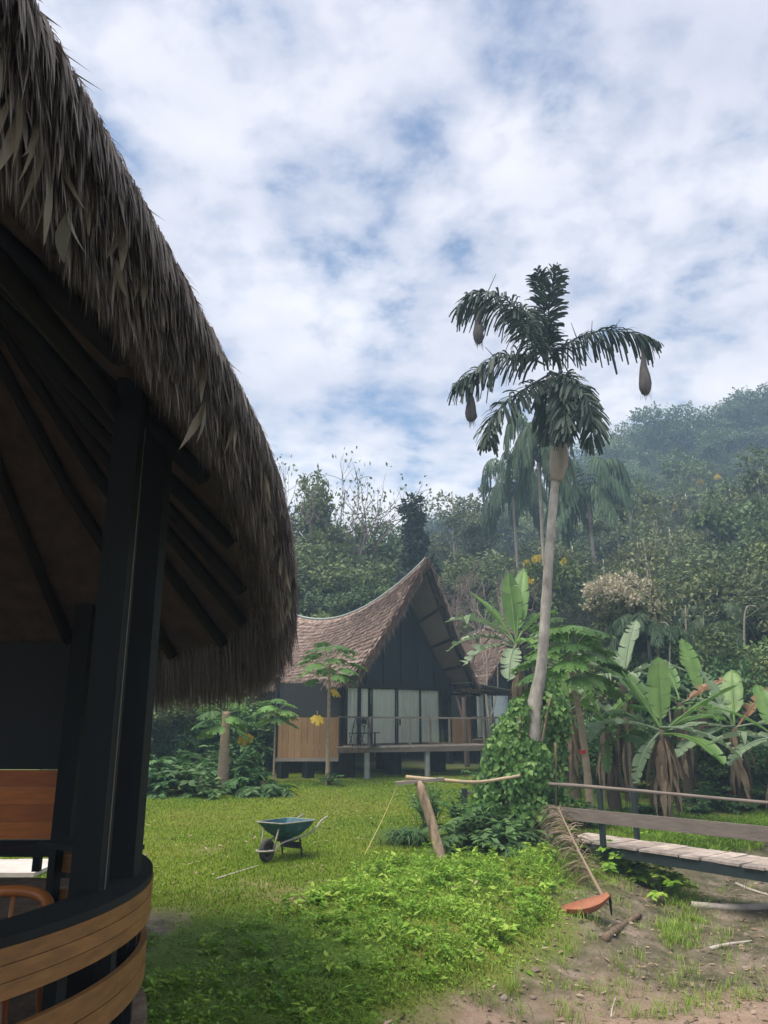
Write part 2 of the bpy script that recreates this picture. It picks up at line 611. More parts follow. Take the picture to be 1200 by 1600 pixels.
def hillz(x, y):
    s = 0.15 + 0.35 * smooth(-20, 70, x)
    t = np.clip(np.asarray(y, float) - 36, 0, 84)
    t = np.where(t < 12, t * t / 24, t - 6)
    return t * s + 2.0 * (fnoise(np.asarray(x) * 0.05, np.asarray(y) * 0.05, 3) - 0.5) * smooth(40, 60, y)


def gz(x, y):
    x, y = np.asarray(x, float), np.asarray(y, float)
    z = 0.30 * smooth(14, 27, y) - 0.12 * smooth(13.0, 9.0, y)
    c = creek(x, y)
    z = z - 0.50 * smooth(-0.9, 0.9, c) * (1 - smooth(17.0, 18.4, y) * 0.0)
    z = z + 0.22 * np.exp(-(((x - 3.6) / 1.7) ** 2 + ((y - 7.6) / 1.3) ** 2))
    z = z + 0.16 * np.exp(-(((x - 2.7) / 0.35) ** 2 + ((y - 10.4) / 0.7) ** 2))
    z = z + 0.14 * np.exp(-(((x + 4.9) / 0.8) ** 2 + ((y - 23.4) / 0.5) ** 2))
    rough = smooth(-0.2, 0.6, c)
    z = z + (fnoise(x * 1.6, y * 1.6, 4) - 0.5) * (0.05 + 0.13 * rough) * smooth(45, 30, y)
    return z + hillz(x, y)


def hit(px, py):
    """where the line of sight meets the ground"""
    z = -.2
    for _ in range(40):
        p = atz(px, py, z)
        z = .5 * z + .5 * float(gz(p[0], p[1]))
    return atz(px, py, z)


def axis(segs):
    out = [segs[0][0]]
    for a, b_, st in segs:
        n = max(1, int(round((b_ - a) / st)))
        out += list(np.linspace(a, b_, n + 1)[1:])
    return np.array(out)


gx = axis([(-600, -120, 60), (-120, -30, 5), (-30, -8, 0.8), (-8, 12, 0.11), (12, 30, 0.6), (30, 130, 4), (130, 600, 60)])
gy = axis([(-200, -20, 30), (-20, 2, 2), (2, 5, 0.3), (5, 19, 0.11), (19, 32, 0.35), (32, 130, 3), (130, 900, 60)])
GX, GY = np.meshgrid(gx, gy)
GZ = gz(GX, GY)
b = B()
nx, ny = len(gx), len(gy)
ii = (np.arange(ny - 1)[:, None] * nx + np.arange(nx - 1)[None, :]).reshape(-1, 1)
b.add(np.stack([GX, GY, GZ], -1).reshape(-1, 3), ii + np.array([[0, 1, nx + 1, nx]]), 0.5)


def ground_mat():
    m = bpy.data.materials.new('ground_soil_and_turf')
    m.use_nodes = True
    N, L = m.node_tree.nodes, m.node_tree.links
    bs = N['Principled BSDF']

    def attr(n):
        a = N.new('ShaderNodeAttribute')
        a.attribute_name = n
        return a.outputs['Fac']

    geo = N.new('ShaderNodeNewGeometry')

    def noise(s, d=5, r=0.6):
        n = N.new('ShaderNodeTexNoise')
        n.inputs['Scale'].default_value = s
        n.inputs['Detail'].default_value = d
        n.inputs['Roughness'].default_value = r
        L.new(geo.outputs['Position'], n.inputs['Vector'])
        return n.outputs[0]

    def ramp(f, st):
        n = N.new('ShaderNodeValToRGB')
        e = n.color_ramp.elements
        while len(e) < len(st):
            e.new(0.5)
        for el, (p, c) in zip(e, st):
            el.position = p
            el.color = (*c, 1)
        L.new(f, n.inputs[0])
        return n.outputs[0]

    def mix(f, a, c):
        n = N.new('ShaderNodeMix')
        n.data_type = 'RGBA'
        L.new(f, n.inputs[0])
        L.new(a, n.inputs[6])
        L.new(c, n.inputs[7])
        return n.outputs[2]

    turf = ramp(noise(1.2, 6, 0.65), [(0.30, (0.095, 0.145, 0.022)), (0.5, (0.15, 0.20, 0.028)), (0.68, (0.20, 0.205, 0.045))])
    turf2 = ramp(noise(14, 4, 0.6), [(0.3, (0.12, 0.155, 0.022)), (0.7, (0.23, 0.24, 0.042))])
    n1 = N.new('ShaderNodeMix')
    n1.data_type = 'RGBA'
    n1.inputs[0].default_value = 0.5
    L.new(turf, n1.inputs[6])
    L.new(turf2, n1.inputs[7])
    soil = ramp(noise(2.6, 8, 0.7), [(0.30, (0.05, 0.042, 0.028)), (0.42, (0.085, 0.078, 0.04)), (0.50, (0.135, 0.115, 0.065)), (0.58, (0.20, 0.16, 0.115)), (0.72, (0.34, 0.26, 0.20))])
    sand = ramp(noise(7, 8, 0.7), [(0.3, (0.26, 0.175, 0.12)), (0.7, (0.42, 0.30, 0.22))])
    soil2 = mix(attr('sand'), soil, sand)
    c = mix(attr('soil'), n1.outputs[2], soil2)
    wornc = ramp(noise(5, 6, 0.7), [(0.35, (0.16, 0.12, 0.06)), (0.7, (0.25, 0.20, 0.10))])
    c = mix(attr('worn'), c, wornc)
    forest = ramp(noise(0.8, 6, 0.7), [(0.3, (0.03, 0.038, 0.015)), (0.7, (0.07, 0.085, 0.03))])
    c = mix(attr('forest'), c, forest)
    L.new(c, bs.inputs['Base Color'])
    rg = N.new('ShaderNodeMapRange')
    rg.inputs[3].default_value = 0.95
    rg.inputs[4].default_value = 0.22
    L.new(attr('wet'), rg.inputs[0])
    L.new(rg.outputs[0], bs.inputs['Roughness'])
    bs.inputs['Specular IOR Level'].default_value = 0.35
    bp = N.new('ShaderNodeBump')
    bp.inputs['Strength'].default_value = 1.0
    bp.inputs['Distance'].default_value = 0.05
    L.new(noise(22, 6, 0.7), bp.inputs['Height'])
    L.new(bp.outputs[0], bs.inputs['Normal'])
    return m


MATS['ground'] = ground_mat()
ground = b.build('ground', 'ground', smooth=True)
tag(ground, 'lawn, muddy creek bed and forest floor', 'ground', kind='structure')
fx, fy = GX.ravel(), GY.ravel()
cr = creek(fx, fy)


def soilf(x, y):
    c = creek(x, y)
    s = smooth(-0.35, 0.35, c + 0.9 * (fnoise(np.asarray(x) * 1.7, np.asarray(y) * 1.7 + 9, 3) - 0.5))
    # bare ground below the hut
    h = smooth(0.3, -0.3, np.asarray(x) + 2.3) * smooth(11, 10, y)
    return np.clip(s + h, 0, 1)


def wornf(x, y):
    x, y = np.asarray(x, float), np.asarray(y, float)
    w = 0.0
    for cx, cy, rx, ry, a in ((-1.6, 11.6, 0.9, 0.7, 0.75), (-0.9, 10.9, 0.6, 0.5, 0.7), (-5.0, 23.3, 1.5, 0.45, 0.95),
                              (-3.1, 14.6, 0.6, 0.9, 0.6), (-1.2, 13.1, 1.3, 0.35, 0.35), (-2.2, 16.8, 2.4, 0.35, 0.3), (1.2, 29, 4, 1.6, 0.4)):
        w = w + a * np.exp(-(((x - cx) / rx) ** 2 + ((y - cy) / ry) ** 2) * 1.3)
    return np.clip(w * (0.35 + 1.3 * fnoise(x * 2.1, y * 2.1, 3)), 0, 1)


for nm, val in (('soil', soilf(fx, fy)),
                ('sand', np.clip(smooth(0.1, 0.6, np.exp(-(((fx - 3.9) / 2.4) ** 2 + ((fy - 7.3) / 2.0) ** 2)) + 0.9 * np.exp(-(((fx - 0.55) / 0.5) ** 2 + ((fy - 8.0) / 0.35) ** 2)) + 0.5 * (fnoise(fx * 2, fy * 2) - 0.5)), 0, 1)),
                ('worn', wornf(fx, fy)),
                ('wet', smooth(0.2, 0.9, cr) * smooth(2.6, 1.2, cr) * smooth(0.42, 0.6, fnoise(fx * 1.3 + 20, fy * 1.3, 3))),
                ('forest', smooth(30, 36, fy + 5 * (fnoise(fx * 0.3, fy * 0.3) - 0.5)))):
    a_ = ground.data.attributes.new(nm, 'FLOAT', 'POINT')
    a_.data.foreach_set('value', np.asarray(val, float))


# ------------------------------------------------------------------ round-ended thatched hut on the left
def RP(x, y, zr):
    return np.array([x, y, EYE + zr])


hut = thing('thatched_hut', (-4.4, 4.5, 0), 'large dark thatched hut with shaggy overhanging eave and curved wooden railing at left', 'hut')
HL = np.array([-4.4, 4.5, 0])


def hb(b, name, m, parent=hut, smooth=False):
    b.v = [v - HL for v in b.v]
    return b.build(name, m, parent, smooth)


rim_pts = [RP(-1.02, -4.0, 1.80), RP(-0.96, -1.0, 1.78), RP(-0.90, 1.0, 1.74), RP(-0.86, 1.5, 1.70), RP(-0.775, 2.6, 1.64), RP(-0.68, 4.4, 1.54),
           RP(-0.74, 6.0, 1.38), RP(-0.86, 7.4, 1.12), RP(-1.02, 8.4, 0.86), RP(-1.55, 9.3, 0.66), RP(-2.6, 9.9, 0.56), RP(-4.4, 10.1, 0.52),
           RP(-6.4, 9.8, 0.56), RP(-7.7, 8.4, 0.8), RP(-8.1, 6, 1.2), RP(-8.2, 2, 1.6), RP(-8.2, -4, 1.8)]
rid_pts = [RP(-4.5, -4.0, 6.0), RP(-4.5, -1.0, 5.8), RP(-4.5, 1.0, 5.7), RP(-4.5, 1.5, 5.65), RP(-4.5, 2.6, 5.6), RP(-4.5, 4.2, 5.5),
           RP(-4.5, 5.0, 5.4), RP(-4.5, 5.5, 5.4), RP(-4.5, 5.7, 5.4), RP(-4.5, 5.8, 5.4), RP(-4.5, 5.85, 5.4), RP(-4.5, 5.86, 5.4),
           RP(-4.5, 5.85, 5.4), RP(-4.5, 5.6, 5.4), RP(-4.5, 5.0, 5.4), RP(-4.5, 2, 5.6), RP(-4.5, -4, 6.0)]
NR = 161
rim, rid = bez(rim_pts, NR), bez(rid_pts, NR)
TH = 0.30


def roof_pt(rimA, ridA, t, lift=0.0):
    p = rimA + (ridA - rimA) * t
    p = p - np.array([0, 0, 1.0]) * (np.sin(np.pi * t) * 0.22)[..., None] if np.ndim(t) else p - np.array([0, 0, math.sin(math.pi * t) * 0.22])
    return p + np.array([0, 0, 1.0]) * lift


ts = np.linspace(0, 1, 14)
g = np.stack([roof_pt(rim, rid, t) for t in ts])            # outer
gi = np.stack([roof_pt(rim + (rid - rim) * 0.045, rid, t, -TH) for t in ts])


def grid_faces(a, c, flip=False):
    i = (np.arange(a - 1)[:, None] * c + np.arange(c - 1)[None, :]).reshape(-1, 1)
    return i + (np.array([[0, c, c + 1, 1]]) if flip else np.array([[0, 1, c + 1, c]]))


b = B()
b.add(g.reshape(-1, 3), grid_faces(14, NR), 0.15)
hb(b, 'thatch_roof', 'thatch_grey', smooth=True)
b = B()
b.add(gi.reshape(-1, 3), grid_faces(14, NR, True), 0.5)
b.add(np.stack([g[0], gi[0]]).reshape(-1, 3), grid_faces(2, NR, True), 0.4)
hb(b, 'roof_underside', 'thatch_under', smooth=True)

# shaggy thatch: courses of leaf blades on the outer slope near the eave and the hanging fringe
tan = unit(np.gradient(rim, axis=0))
slope = unit(rim - rid)                                       # downhill
outn = unit(np.cross(tan, slope))
outn = np.where(outn[:, 2:3] < 0, -outn, outn)
seglen = np.linalg.norm(np.gradient(rim, axis=0), axis=1)
wgt = seglen / (0.6 + np.linalg.norm(rim - np.array([0, 0, EYE]), axis=1) * 0.22) * np.where(rim[:, 0] < -5.5, 0.25, 1.0) * np.where(rim[:, 1] < 0.2, 0.25, 1)
wgt = wgt / wgt.sum()


def rim_sample(k):
    f = np.clip(rng.choice(NR, k, p=wgt) + rng.random(k) - 0.5, 0, NR - 1.001)
    i = f.astype(int)
    w = (f - i)[:, None]
    L_ = lambda A: A[i] * (1 - w) + A[i + 1] * w
    return L_(rim), L_(rid), unit(L_(tan)), unit(L_(slope)), unit(L_(outn))


b = B()
k = 130000
rm, rd, tn, sl, on = rim_sample(k)
inset = rng.random(k) ** 1.2 * 0.085 + 0.002
P = rm + (rd - rm) * inset[:, None] - on * (rng.random(k) * TH * 0.9 * (rng.random(k) < 0.75))[:, None] + on * 0.015
D = sl * rng.uniform(0.2, 0.9, k)[:, None] + np.array([0, 0, -1.0]) * rng.uniform(0.3, 1.2, k)[:, None] + rng.normal(0, 0.07, (k, 3)) - on * 0.12
far = smooth(7.6, 9.0, rm[:, 1])
Lb = rng.uniform(0.05, 0.17, k) * (1 + 1.3 * far)
strips(b, P, D, tn + rng.normal(0, 0.4, (k, 3)), Lb, rng.uniform(0.003, 0.011, k) * np.where(rng.random(k) < 0.05, 2.4, 1), np.array([0, 0, -0.35]), [0.7, 1, 0.8, 0], np.clip(rng.normal(0.42, 0.24, k), 0, 1))
kl = 26000                                                       # short stubble along the very lip
rm, rd, tn, sl, on = rim_sample(kl)
strips(b, rm + (rd - rm) * (rng.random(kl) * .02)[:, None] - on * (rng.random(kl) * .05 - .012)[:, None], sl + rng.normal(0, .22, (kl, 3)) + np.array([0, 0, -.9]) * rng.random(kl)[:, None], tn + rng.normal(0, .4, (kl, 3)),
       rng.uniform(.02, .075, kl), rng.uniform(.003, .011, kl), np.array([0, 0, -.3]), [.8, 1, .7, 0], np.clip(rng.normal(.5, .25, kl), 0, 1))
hb(b, 'thatch_fringe', 'thatch_grey')
tag(bpy.data.objects['thatch_fringe'], kind='stuff')
# a second layer: courses farther up the outer slope
b = B()
k = 30000
rm, rd, tn, sl, on = rim_sample(k)
P = rm + (rd - rm) * (rng.random(k) ** 1.6 * 0.55 + 0.058)[:, None] - np.array([0, 0, 0.05]) + on * 0.04
strips(b, P, sl + on * rng.uniform(0.0, 0.16, k)[:, None] + rng.normal(0, 0.10, (k, 3)), tn, rng.uniform(0.08, 0.26, k), rng.uniform(0.004, 0.016, k), np.array([0, 0, -0.12]), [0.7, 1, 0], np.clip(rng.normal(0.45, 0.25, k), 0, 1))
tag(hb(b, 'thatch_course', 'thatch_grey'), kind='stuff')
# broad dead leaves hanging from the near eave, one by one
for i, (px, py, ln, wd, Y) in enumerate([(12, 110, 0.30, 0.06, 1.6), (26, 130, 0.34, 0.05, 1.62), (40, 150, 0.28, 0.06, 1.66), (102, 205, 0.26, 0.07, 1.95), (112, 230, 0.30, 0.055, 1.98),
                                         (92, 215, 0.24, 0.05, 1.9), (140, 250, 0.25, 0.065, 2.1), (155, 262, 0.27, 0.06, 2.14), (168, 285, 0.24, 0.06, 2.2), (108, 330, 0.20, 0.085, 1.9),
                                         (80, 280, 0.22, 0.05, 1.86), (128, 270, 0.20, 0.05, 2.0), (185, 318, 0.20, 0.05, 2.3), (245, 430, 0.18, 0.06, 2.6), (258, 455, 0.2, 0.06, 2.65),
                                         (60, 170, 0.3, 0.05, 1.72), (5, 60, 0.3, 0.06, 1.5), (70, 190, 0.26, 0.06, 1.76), (210, 350, 0.22, 0.05, 2.4), (300, 520, 0.2, 0.05, 3.0), (322, 560, 0.22, 0.06, 3.15)]):
    b = B()
    p = at(px, py, Y)
    a = rng.uniform(0, 2 * np.pi)
    strips(b, [p], [[rng.normal(0, .15), rng.normal(0, .15), -1]], [[math.cos(a), math.sin(a), 0.1]], ln, wd * .55, np.array([rng.normal(0, .2), rng.normal(0, .2), 0]), [0.3, 0.7, 1, 0.85, 0.5, 0], rng.random(1))
    strips(b, [p], [[rng.normal(0, .15), rng.normal(0, .15), -1]], [[-math.sin(a), math.cos(a), 0.1]], ln * 0.8, wd * 0.4, np.array([rng.normal(0, .15), rng.normal(0, .1), 0]), [0.25, 0.8, 1, 0.75, 0.4, 0], rng.random(1))
    hb(b, 'hanging_leaf', 'dry_leaf')
for i in range(90):                                              # more dead leaves caught along the eave
    f = int(np.interp(rng.random() ** 1.2, [0, 1], [16, 92]))
    p = rim[f] + (rid[f] - rim[f]) * rng.uniform(0.01, 0.05) - np.array([0, 0, rng.uniform(0.05, 0.3)])
    a = rng.uniform(0, 2 * np.pi)
    ln, wd = rng.uniform(0.12, 0.30), rng.uniform(0.018, 0.045)
    b = B()
    for q in range(2):
        strips(b, [p], [[rng.normal(0.05, .15), rng.normal(0, .15), -1]], [[math.cos(a + q), math.sin(a + q), 0.1]], ln * rng.uniform(.7, 1), wd, np.array([rng.normal(0, .12), rng.normal(0, .12), 0]), [0.25, 0.7, 1, 0.8, 0.45, 0], rng.random(1))
    hb(b, 'hanging_leaf', 'dry_leaf')

# rafters, purlins
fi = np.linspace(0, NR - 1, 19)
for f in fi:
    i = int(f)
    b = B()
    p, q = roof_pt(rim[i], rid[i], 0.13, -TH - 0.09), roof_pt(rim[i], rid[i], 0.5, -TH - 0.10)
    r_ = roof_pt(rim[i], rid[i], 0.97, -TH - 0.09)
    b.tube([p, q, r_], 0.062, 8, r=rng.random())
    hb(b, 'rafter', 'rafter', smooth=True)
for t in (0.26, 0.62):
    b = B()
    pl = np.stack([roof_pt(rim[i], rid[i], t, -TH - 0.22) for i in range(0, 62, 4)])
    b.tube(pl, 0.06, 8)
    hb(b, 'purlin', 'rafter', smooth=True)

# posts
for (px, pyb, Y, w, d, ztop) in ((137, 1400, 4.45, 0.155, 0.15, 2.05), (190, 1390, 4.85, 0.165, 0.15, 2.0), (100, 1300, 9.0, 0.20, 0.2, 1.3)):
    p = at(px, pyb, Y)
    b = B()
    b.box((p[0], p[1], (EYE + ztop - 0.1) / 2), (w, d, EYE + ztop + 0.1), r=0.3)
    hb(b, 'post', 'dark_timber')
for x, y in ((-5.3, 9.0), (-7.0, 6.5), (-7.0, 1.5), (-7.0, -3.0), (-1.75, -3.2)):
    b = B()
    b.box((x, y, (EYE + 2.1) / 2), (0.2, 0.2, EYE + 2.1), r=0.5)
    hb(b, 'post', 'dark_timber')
# a pale cable stapled down the near post
b = B()
pc = at(163, 1395, 4.45)
b.tube([(pc[0], pc[1], EYE - 1.2), (pc[0], pc[1], EYE + 0.4), (pc[0] + 0.004, pc[1], EYE + 1.75)], 0.003, 5, r=0.1)
hb(b, 'cable', 'grey_wood')

# floor and curved railing of laminated boards
FC = np.array([-3.42, 4.5])
FR = 2.10


def ring(b, r0, r1, z0, z1, a0, a1, n, r):
    a = np.linspace(a0, a1, n)
    c, s = np.cos(a), np.sin(a)
    V = []
    for rr, z in ((r1, z0), (r1, z1), (r0, z1), (r0, z0)):
        V.append(np.stack([FC[0] + rr * c, FC[1] + rr * s, np.full(n, z)], 1))
    V = np.stack(V, 1).reshape(-1, 3)
    i = np.arange(n - 1)[:, None] * 4
    F = np.concatenate([i + np.array([[j, j + 4, (j + 1) % 4 + 4, (j + 1) % 4]]) for j in range(4)])
    b.add(V, [F, np.array([[0, 1, 2, 3]]), np.array([[3, 2, 1, 0]]) + (n - 1) * 4], r)


A0, A1 = R(-95), R(62)
for z0 in (EYE - 1.105, EYE - 1.038, EYE - 0.971):             # three boards of the top band
    for k in range(3):
        b = B()
        s0, s1 = A0 + (A1 - A0) * k / 3 + 0.002, A0 + (A1 - A0) * (k + 1) / 3 - 0.002
        ring(b, FR - 0.05, FR + rng.uniform(-0.002, 0.003), z0, z0 + 0.064, s0, s1, 26, rng.random())
        hb(b, 'rail_board', 'rail_wood')
b = B()
ring(b, FR - 0.27, FR - 0.004, EYE - 0.905, EYE - 0.868, A0, A1, 60, 0.5)
hb(b, 'rail_cap', 'dark_timber')
for z0 in (EYE - 1.43, EYE - 1.325):
    b = B()
    ring(b, FR - 0.045, FR - 0.01 + rng.uniform(-0.002, 0.002), z0, z0 + 0.10, A0, A1, 60, rng.random())
    hb(b, 'lower_rail_board', 'rail_wood')
for a in np.linspace(A0, A1, 13):
    b = B()
    p = np.array([FC[0] + (FR - 0.09) * math.cos(a), FC[1] + (FR - 0.09) * math.sin(a)])
    b.beam((*p, 0.35), (*p, EYE - 0.906), 0.07, 0.07, up=(math.cos(a), math.sin(a), 0))
    hb(b, 'baluster', 'dark_timber')
b = B()
n = 48
pl = [(FC[0] + (FR + 0.02) * math.cos(a), FC[1] + (FR + 0.02) * math.sin(a)) for a in np.linspace(A0, R(75), 30)]
pl += [(-2.6, 8.9), (-6.8, 8.9), (-6.8, -3.8), (-3.6, -3.8)]
pl = np.array(pl)
m_ = len(pl)
V = np.concatenate([np.c_[pl, np.full(m_, EYE - 1.62)], np.c_[pl, np.full(m_, EYE - 1.78)]])
cen = np.array([[-4.6, 4.0, EYE - 1.62], [-4.6, 4.0, EYE - 1.78]])
j = np.arange(m_)
b.add(np.concatenate([V, cen]), [np.stack([np.full(m_, 2 * m_), j, (j + 1) % m_], 1), np.stack([np.full(m_, 2 * m_ + 1), (j + 1) % m_ + m_, j + m_], 1),
                                 np.stack([j, j + m_, (j + 1) % m_ + m_, (j + 1) % m_], 1)], 0.4)
hb(b, 'floor', 'bark_brown')
for a in np.linspace(R(-80), R(60), 6):
    b = B()
    p = (FC[0] + (FR - 0.25) * math.cos(a), FC[1] + (FR - 0.25) * math.sin(a))
    b.box((p[0], p[1], 0.18), (0.18, 0.18, 0.75))
    hb(b, 'floor_pile', 'dark_timber')

# far half-wall of orange planks with insect screen above
WX0, WX1, WY = -6.2, at(152, 1250, 9.25)[0], 9.25
zt, zb = at(60, 1203, WY)[2], at(60, 1311, WY)[2]
np_ = 4
for k in range(np_):
    h = (zt - zb) / np_
    b = B()
    b.box(((WX0 + WX1) / 2, WY + rng.uniform(-.004, .004), zb + h * (k + 0.5)), (WX1 - WX0, 0.035, h - 0.003), r=rng.random())
    hb(b, 'wall_plank', 'orange_plank')
b = B()
b.box(((WX0 + WX1) / 2, WY + 0.03, (zt + EYE + 0.9) / 2), (WX1 - WX0 - 0.02, 0.012, EYE + 0.9 - zt - 0.01))
hb(b, 'screen_panel', 'mesh_screen')
b = B()
b.box(((WX0 + WX1) / 2, WY, zb - 0.085), (WX1 - WX0, 0.12, 0.15))
hb(b, 'wall_beam', 'dark_timber')
for x in np.linspace(WX0 + 0.1, WX1 - 0.05, 6):
    b = B()
    b.box((x, WY + 0.02, (zb - 0.16 + EYE - 1.62) / 2), (0.08, 0.08, zb - 0.16 - EYE + 1.62))
    hb(b, 'wall_stud', 'dark_timber')

# pale paved strip on the ground behind the hut
b = B()
for k in range(5):
    x0 = -8.9 + k * 0.78
    z = float(gz(x0 + 0.38, 12.6)) + 0.05
    b.box((x0 + 0.38, 12.6 + rng.uniform(-.02, .02), z), (0.74, 1.15, 0.06), r=rng.random())
pv = b.build('path', 'paving')
tag(pv, 'pale paved path behind the dark hut', 'path', kind='structure')

# chair and bench inside the hut
ch = thing('wooden_chair', (-2.0, 4.32, EYE - 1.62), 'orange varnished wooden chair with curved back just inside the curved railing', 'chair')
b = B()
a = np.linspace(R(-20), R(200), 26)
arc = np.stack([0.27 * np.cos(a), 0.25 * np.sin(a) * 0.9, 0.66 + 0.07 * np.sin(np.clip(a, 0, np.pi))], 1)
b.tube(arc, 0.030, 8)
b.build('back_rail', 'chair_wood', ch, True)
b = B()
b.tube(np.stack([0.24 * np.cos(a), 0.22 * np.sin(a) * 0.9, np.full(26, 0.5)], 1), 0.018, 8)
b.build('lower_rail', 'chair_wood', ch, True)
b = B()
a2 = np.linspace(0, 2 * np.pi, 28, endpoint=False)
for k in range(2):
    pass
b.tube([(0, 0, 0.40), (0, 0, 0.405), (0, 0, 0.435), (0, 0, 0.44)], [0.25, 0.27, 0.27, 0.25], 24)
b.build('seat', 'chair_wood', ch)
for sx, sy in ((-1, -1), (1, -1), (-1, 1), (1, 1)):
    b = B()
    b.tube([(sx * 0.23, sy * 0.22, 0.0), (sx * 0.19, sy * 0.18, 0.41)], 0.02, 8)
    b.build('leg', 'chair_wood', ch, True)
for t in (R(0), R(45), R(90), R(135), R(180)):
    b = B()
    b.tube([(0.22 * math.cos(t), 0.2 * math.sin(t), 0.43), (0.27 * math.cos(t), 0.225 * math.sin(t), 0.66 + 0.06 * math.sin(t))], 0.012, 6)
    b.build('spindle', 'chair_wood', ch, True)

bn = thing('low_bench', (-3.3, 7.9, EYE - 1.62), 'dark low wooden bench in front of the orange plank wall', 'bench')
for k in range(3):
    b = B()
    b.box((0, -0.16 + k * 0.16, 0.42), (1.9, 0.145, 0.04))
    b.build('seat_plank', 'dark_timber', bn)
for sx in (-0.85, 0.85):
    for sy in (-0.17, 0.17):
        b = B()
        b.box((sx, sy, 0.199), (0.07, 0.07, 0.40))
        b.build('leg', 'dark_timber', bn)

# ------------------------------------------------------------------ cabins with upswept thatched roofs
CX, CY = -1.25, 27.0
CANG = R(40)
W = 4.93
DZ = 1.35                                                     # deck height
cabin = thing('thatched_cabin', (CX, CY, 0.3), 'stilted dark cabin with sweeping brown thatched roof and white curtained front on the lawn', 'cabin', 'thatched cabins', CANG)


def cl(x, y, z):
    """local cabin coordinates: x along the front, y towards the back, z above the lawn"""
    return np.array([x, y, z - 0.3])


def cw(wx, wy, wz):
    d = np.array([wx - CX, wy - CY])
    return np.array([d[0] * math.cos(CANG) + d[1] * math.sin(CANG), -d[0] * math.sin(CANG) + d[1] * math.cos(CANG), wz - 0.3])


def front_t(px, z=2.4):
    lo, hi = -3.0, 9.0
    f = lambda t: 600 + 1200 * (CX + math.cos(CANG) * t) / (CP * (CY + math.sin(CANG) * t) + SP * (z - EYE))
    for _ in range(40):
        md = (lo + hi) / 2
        if f(md) < px:
            lo = md
        else:
            hi = md
    return lo


LEN = 11.6
EAVE = 3.62
XL, XR = -0.55, W + 0.35


def ridge_z(s):
    return 6.24 + 1.70 * np.abs((s - 5.8) / 5.8) ** 1.9


def roof(s, v, off=0.0):
    """s: 0 front .. 1 back, v: -1 left eave .. 0 ridge .. 1 right eave"""
    s, v = np.asarray(s, float), np.asarray(v, float)
    yr = -1.5 + s * (LEN + 0.6)
    ye = -1.05 + s * (LEN - 0.3)
    av = np.abs(v)
    y = yr * (1 - av) + ye * av
    zr = ridge_z(y + 1.5)
    x = np.where(v < 0, (W / 2) * (1 + v) - v * XL, W / 2 + v * (XR - W / 2))
    z = zr * (1 - av) + EAVE * av - 0.16 * np.sin(np.pi * av)
    return np.stack([x, y, z - 0.3 + off], -1)


NS, NV = 40, 17
ss, vv = np.meshgrid(np.linspace(0, 1, NS), np.linspace(-1, 1, NV), indexing='ij')
go, gin = roof(ss, vv), roof(ss, vv, -0.2)
b = B()
b.add(go.reshape(-1, 3), grid_faces(NS, NV, True), 0.4)
for edge in (np.stack([go[0], gin[0]]), np.stack([gin[-1], go[-1]]), np.stack([gin[:, 0], go[:, 0]]), np.stack([go[:, -1], gin[:, -1]])):
    b.add(edge.reshape(-1, 3), grid_faces(2, edge.shape[1]), 0.3)
rf = b.build('thatch_roof', 'thatch_brown', cabin, True)
# thatch blades in courses
k = 42000
v = rng.uniform(0.02, 1.0, k) * np.where(rng.random(k) < 0.72, -1, 1)
s = rng.random(k)
v = np.sign(v) * np.clip(np.round(np.abs(v) * 20) / 20 - rng.random(k) * 0.012, 0.01, 1)
p0, p1 = roof(s, v), roof(s, v * 1.02 + np.sign(v) * 0.004)
dn = unit(p1 - p0)
tx = unit(roof(np.clip(s + 0.01, 0, 1), v) - roof(np.clip(s - 0.01, 0, 1), v))
nn = unit(np.cross(tx, dn))
nn = np.where(nn[:, 2:3] < 0, -nn, nn)
b = B()
strips(b, p0 + nn * 0.02, dn + nn * rng.uniform(0.05, 0.55, k)[:, None] + tx * rng.normal(0, 0.25, k)[:, None], tx, rng.uniform(0.14, 0.36, k), rng.uniform(0.02, 0.055, k), -nn * 0.10, [0.8, 1, 0.1], np.clip(rng.normal(0.45, 0.30, k), 0, 1))
# fringe along the front verges and eaves
k = 7200
v = rng.uniform(-1, 1, k)
e = roof(np.full(k, 0.0), v)
strips(b, e + np.stack([np.zeros(k), rng.uniform(-0.05, 0.14, k), rng.uniform(-0.18, 0.05, k)], 1), np.stack([-np.sign(v) * -0.45 + rng.normal(0, .3, k), rng.uniform(-0.5, 0.1, k), -np.ones(k)], 1),
       np.stack([np.full(k, 0.6), np.full(k, 0.5), rng.normal(0, .4, k)], 1), rng.uniform(0.14, 0.5, k), rng.uniform(0.025, 0.06, k), np.array([0, 0, -0.1]), [0.8, 1, 0], np.clip(rng.normal(0.5, 0.3, k), 0, 1))
k = 3600
sg = np.where(rng.random(k) < 0.6, -1.0, 1.0)
e = roof(rng.random(k), sg)
strips(b, e + np.stack([np.zeros(k), np.zeros(k), rng.uniform(-0.17, 0.03, k)], 1), np.stack([sg * 0.5 + rng.normal(0, .2, k), rng.normal(0, .25, k), -np.ones(k)], 1),
       np.stack([np.zeros(k), np.ones(k), rng.normal(0, .3, k)], 1), rng.uniform(0.12, 0.34, k), rng.uniform(0.03, 0.06, k), np.array([0, 0, -0.1]), [0.8, 1, 0], np.clip(rng.normal(0.45, 0.25, k), 0, 1))
tag(b.build('thatch_course', 'thatch_brown', rf), kind='stuff')
b = B()
rl = roof(np.linspace(0.01, 1, 40), np.zeros(40), 0.03)
b.tube(rl, 0.045, 8)
b.build('ridge_cap', 'ridge_metal', rf, True)
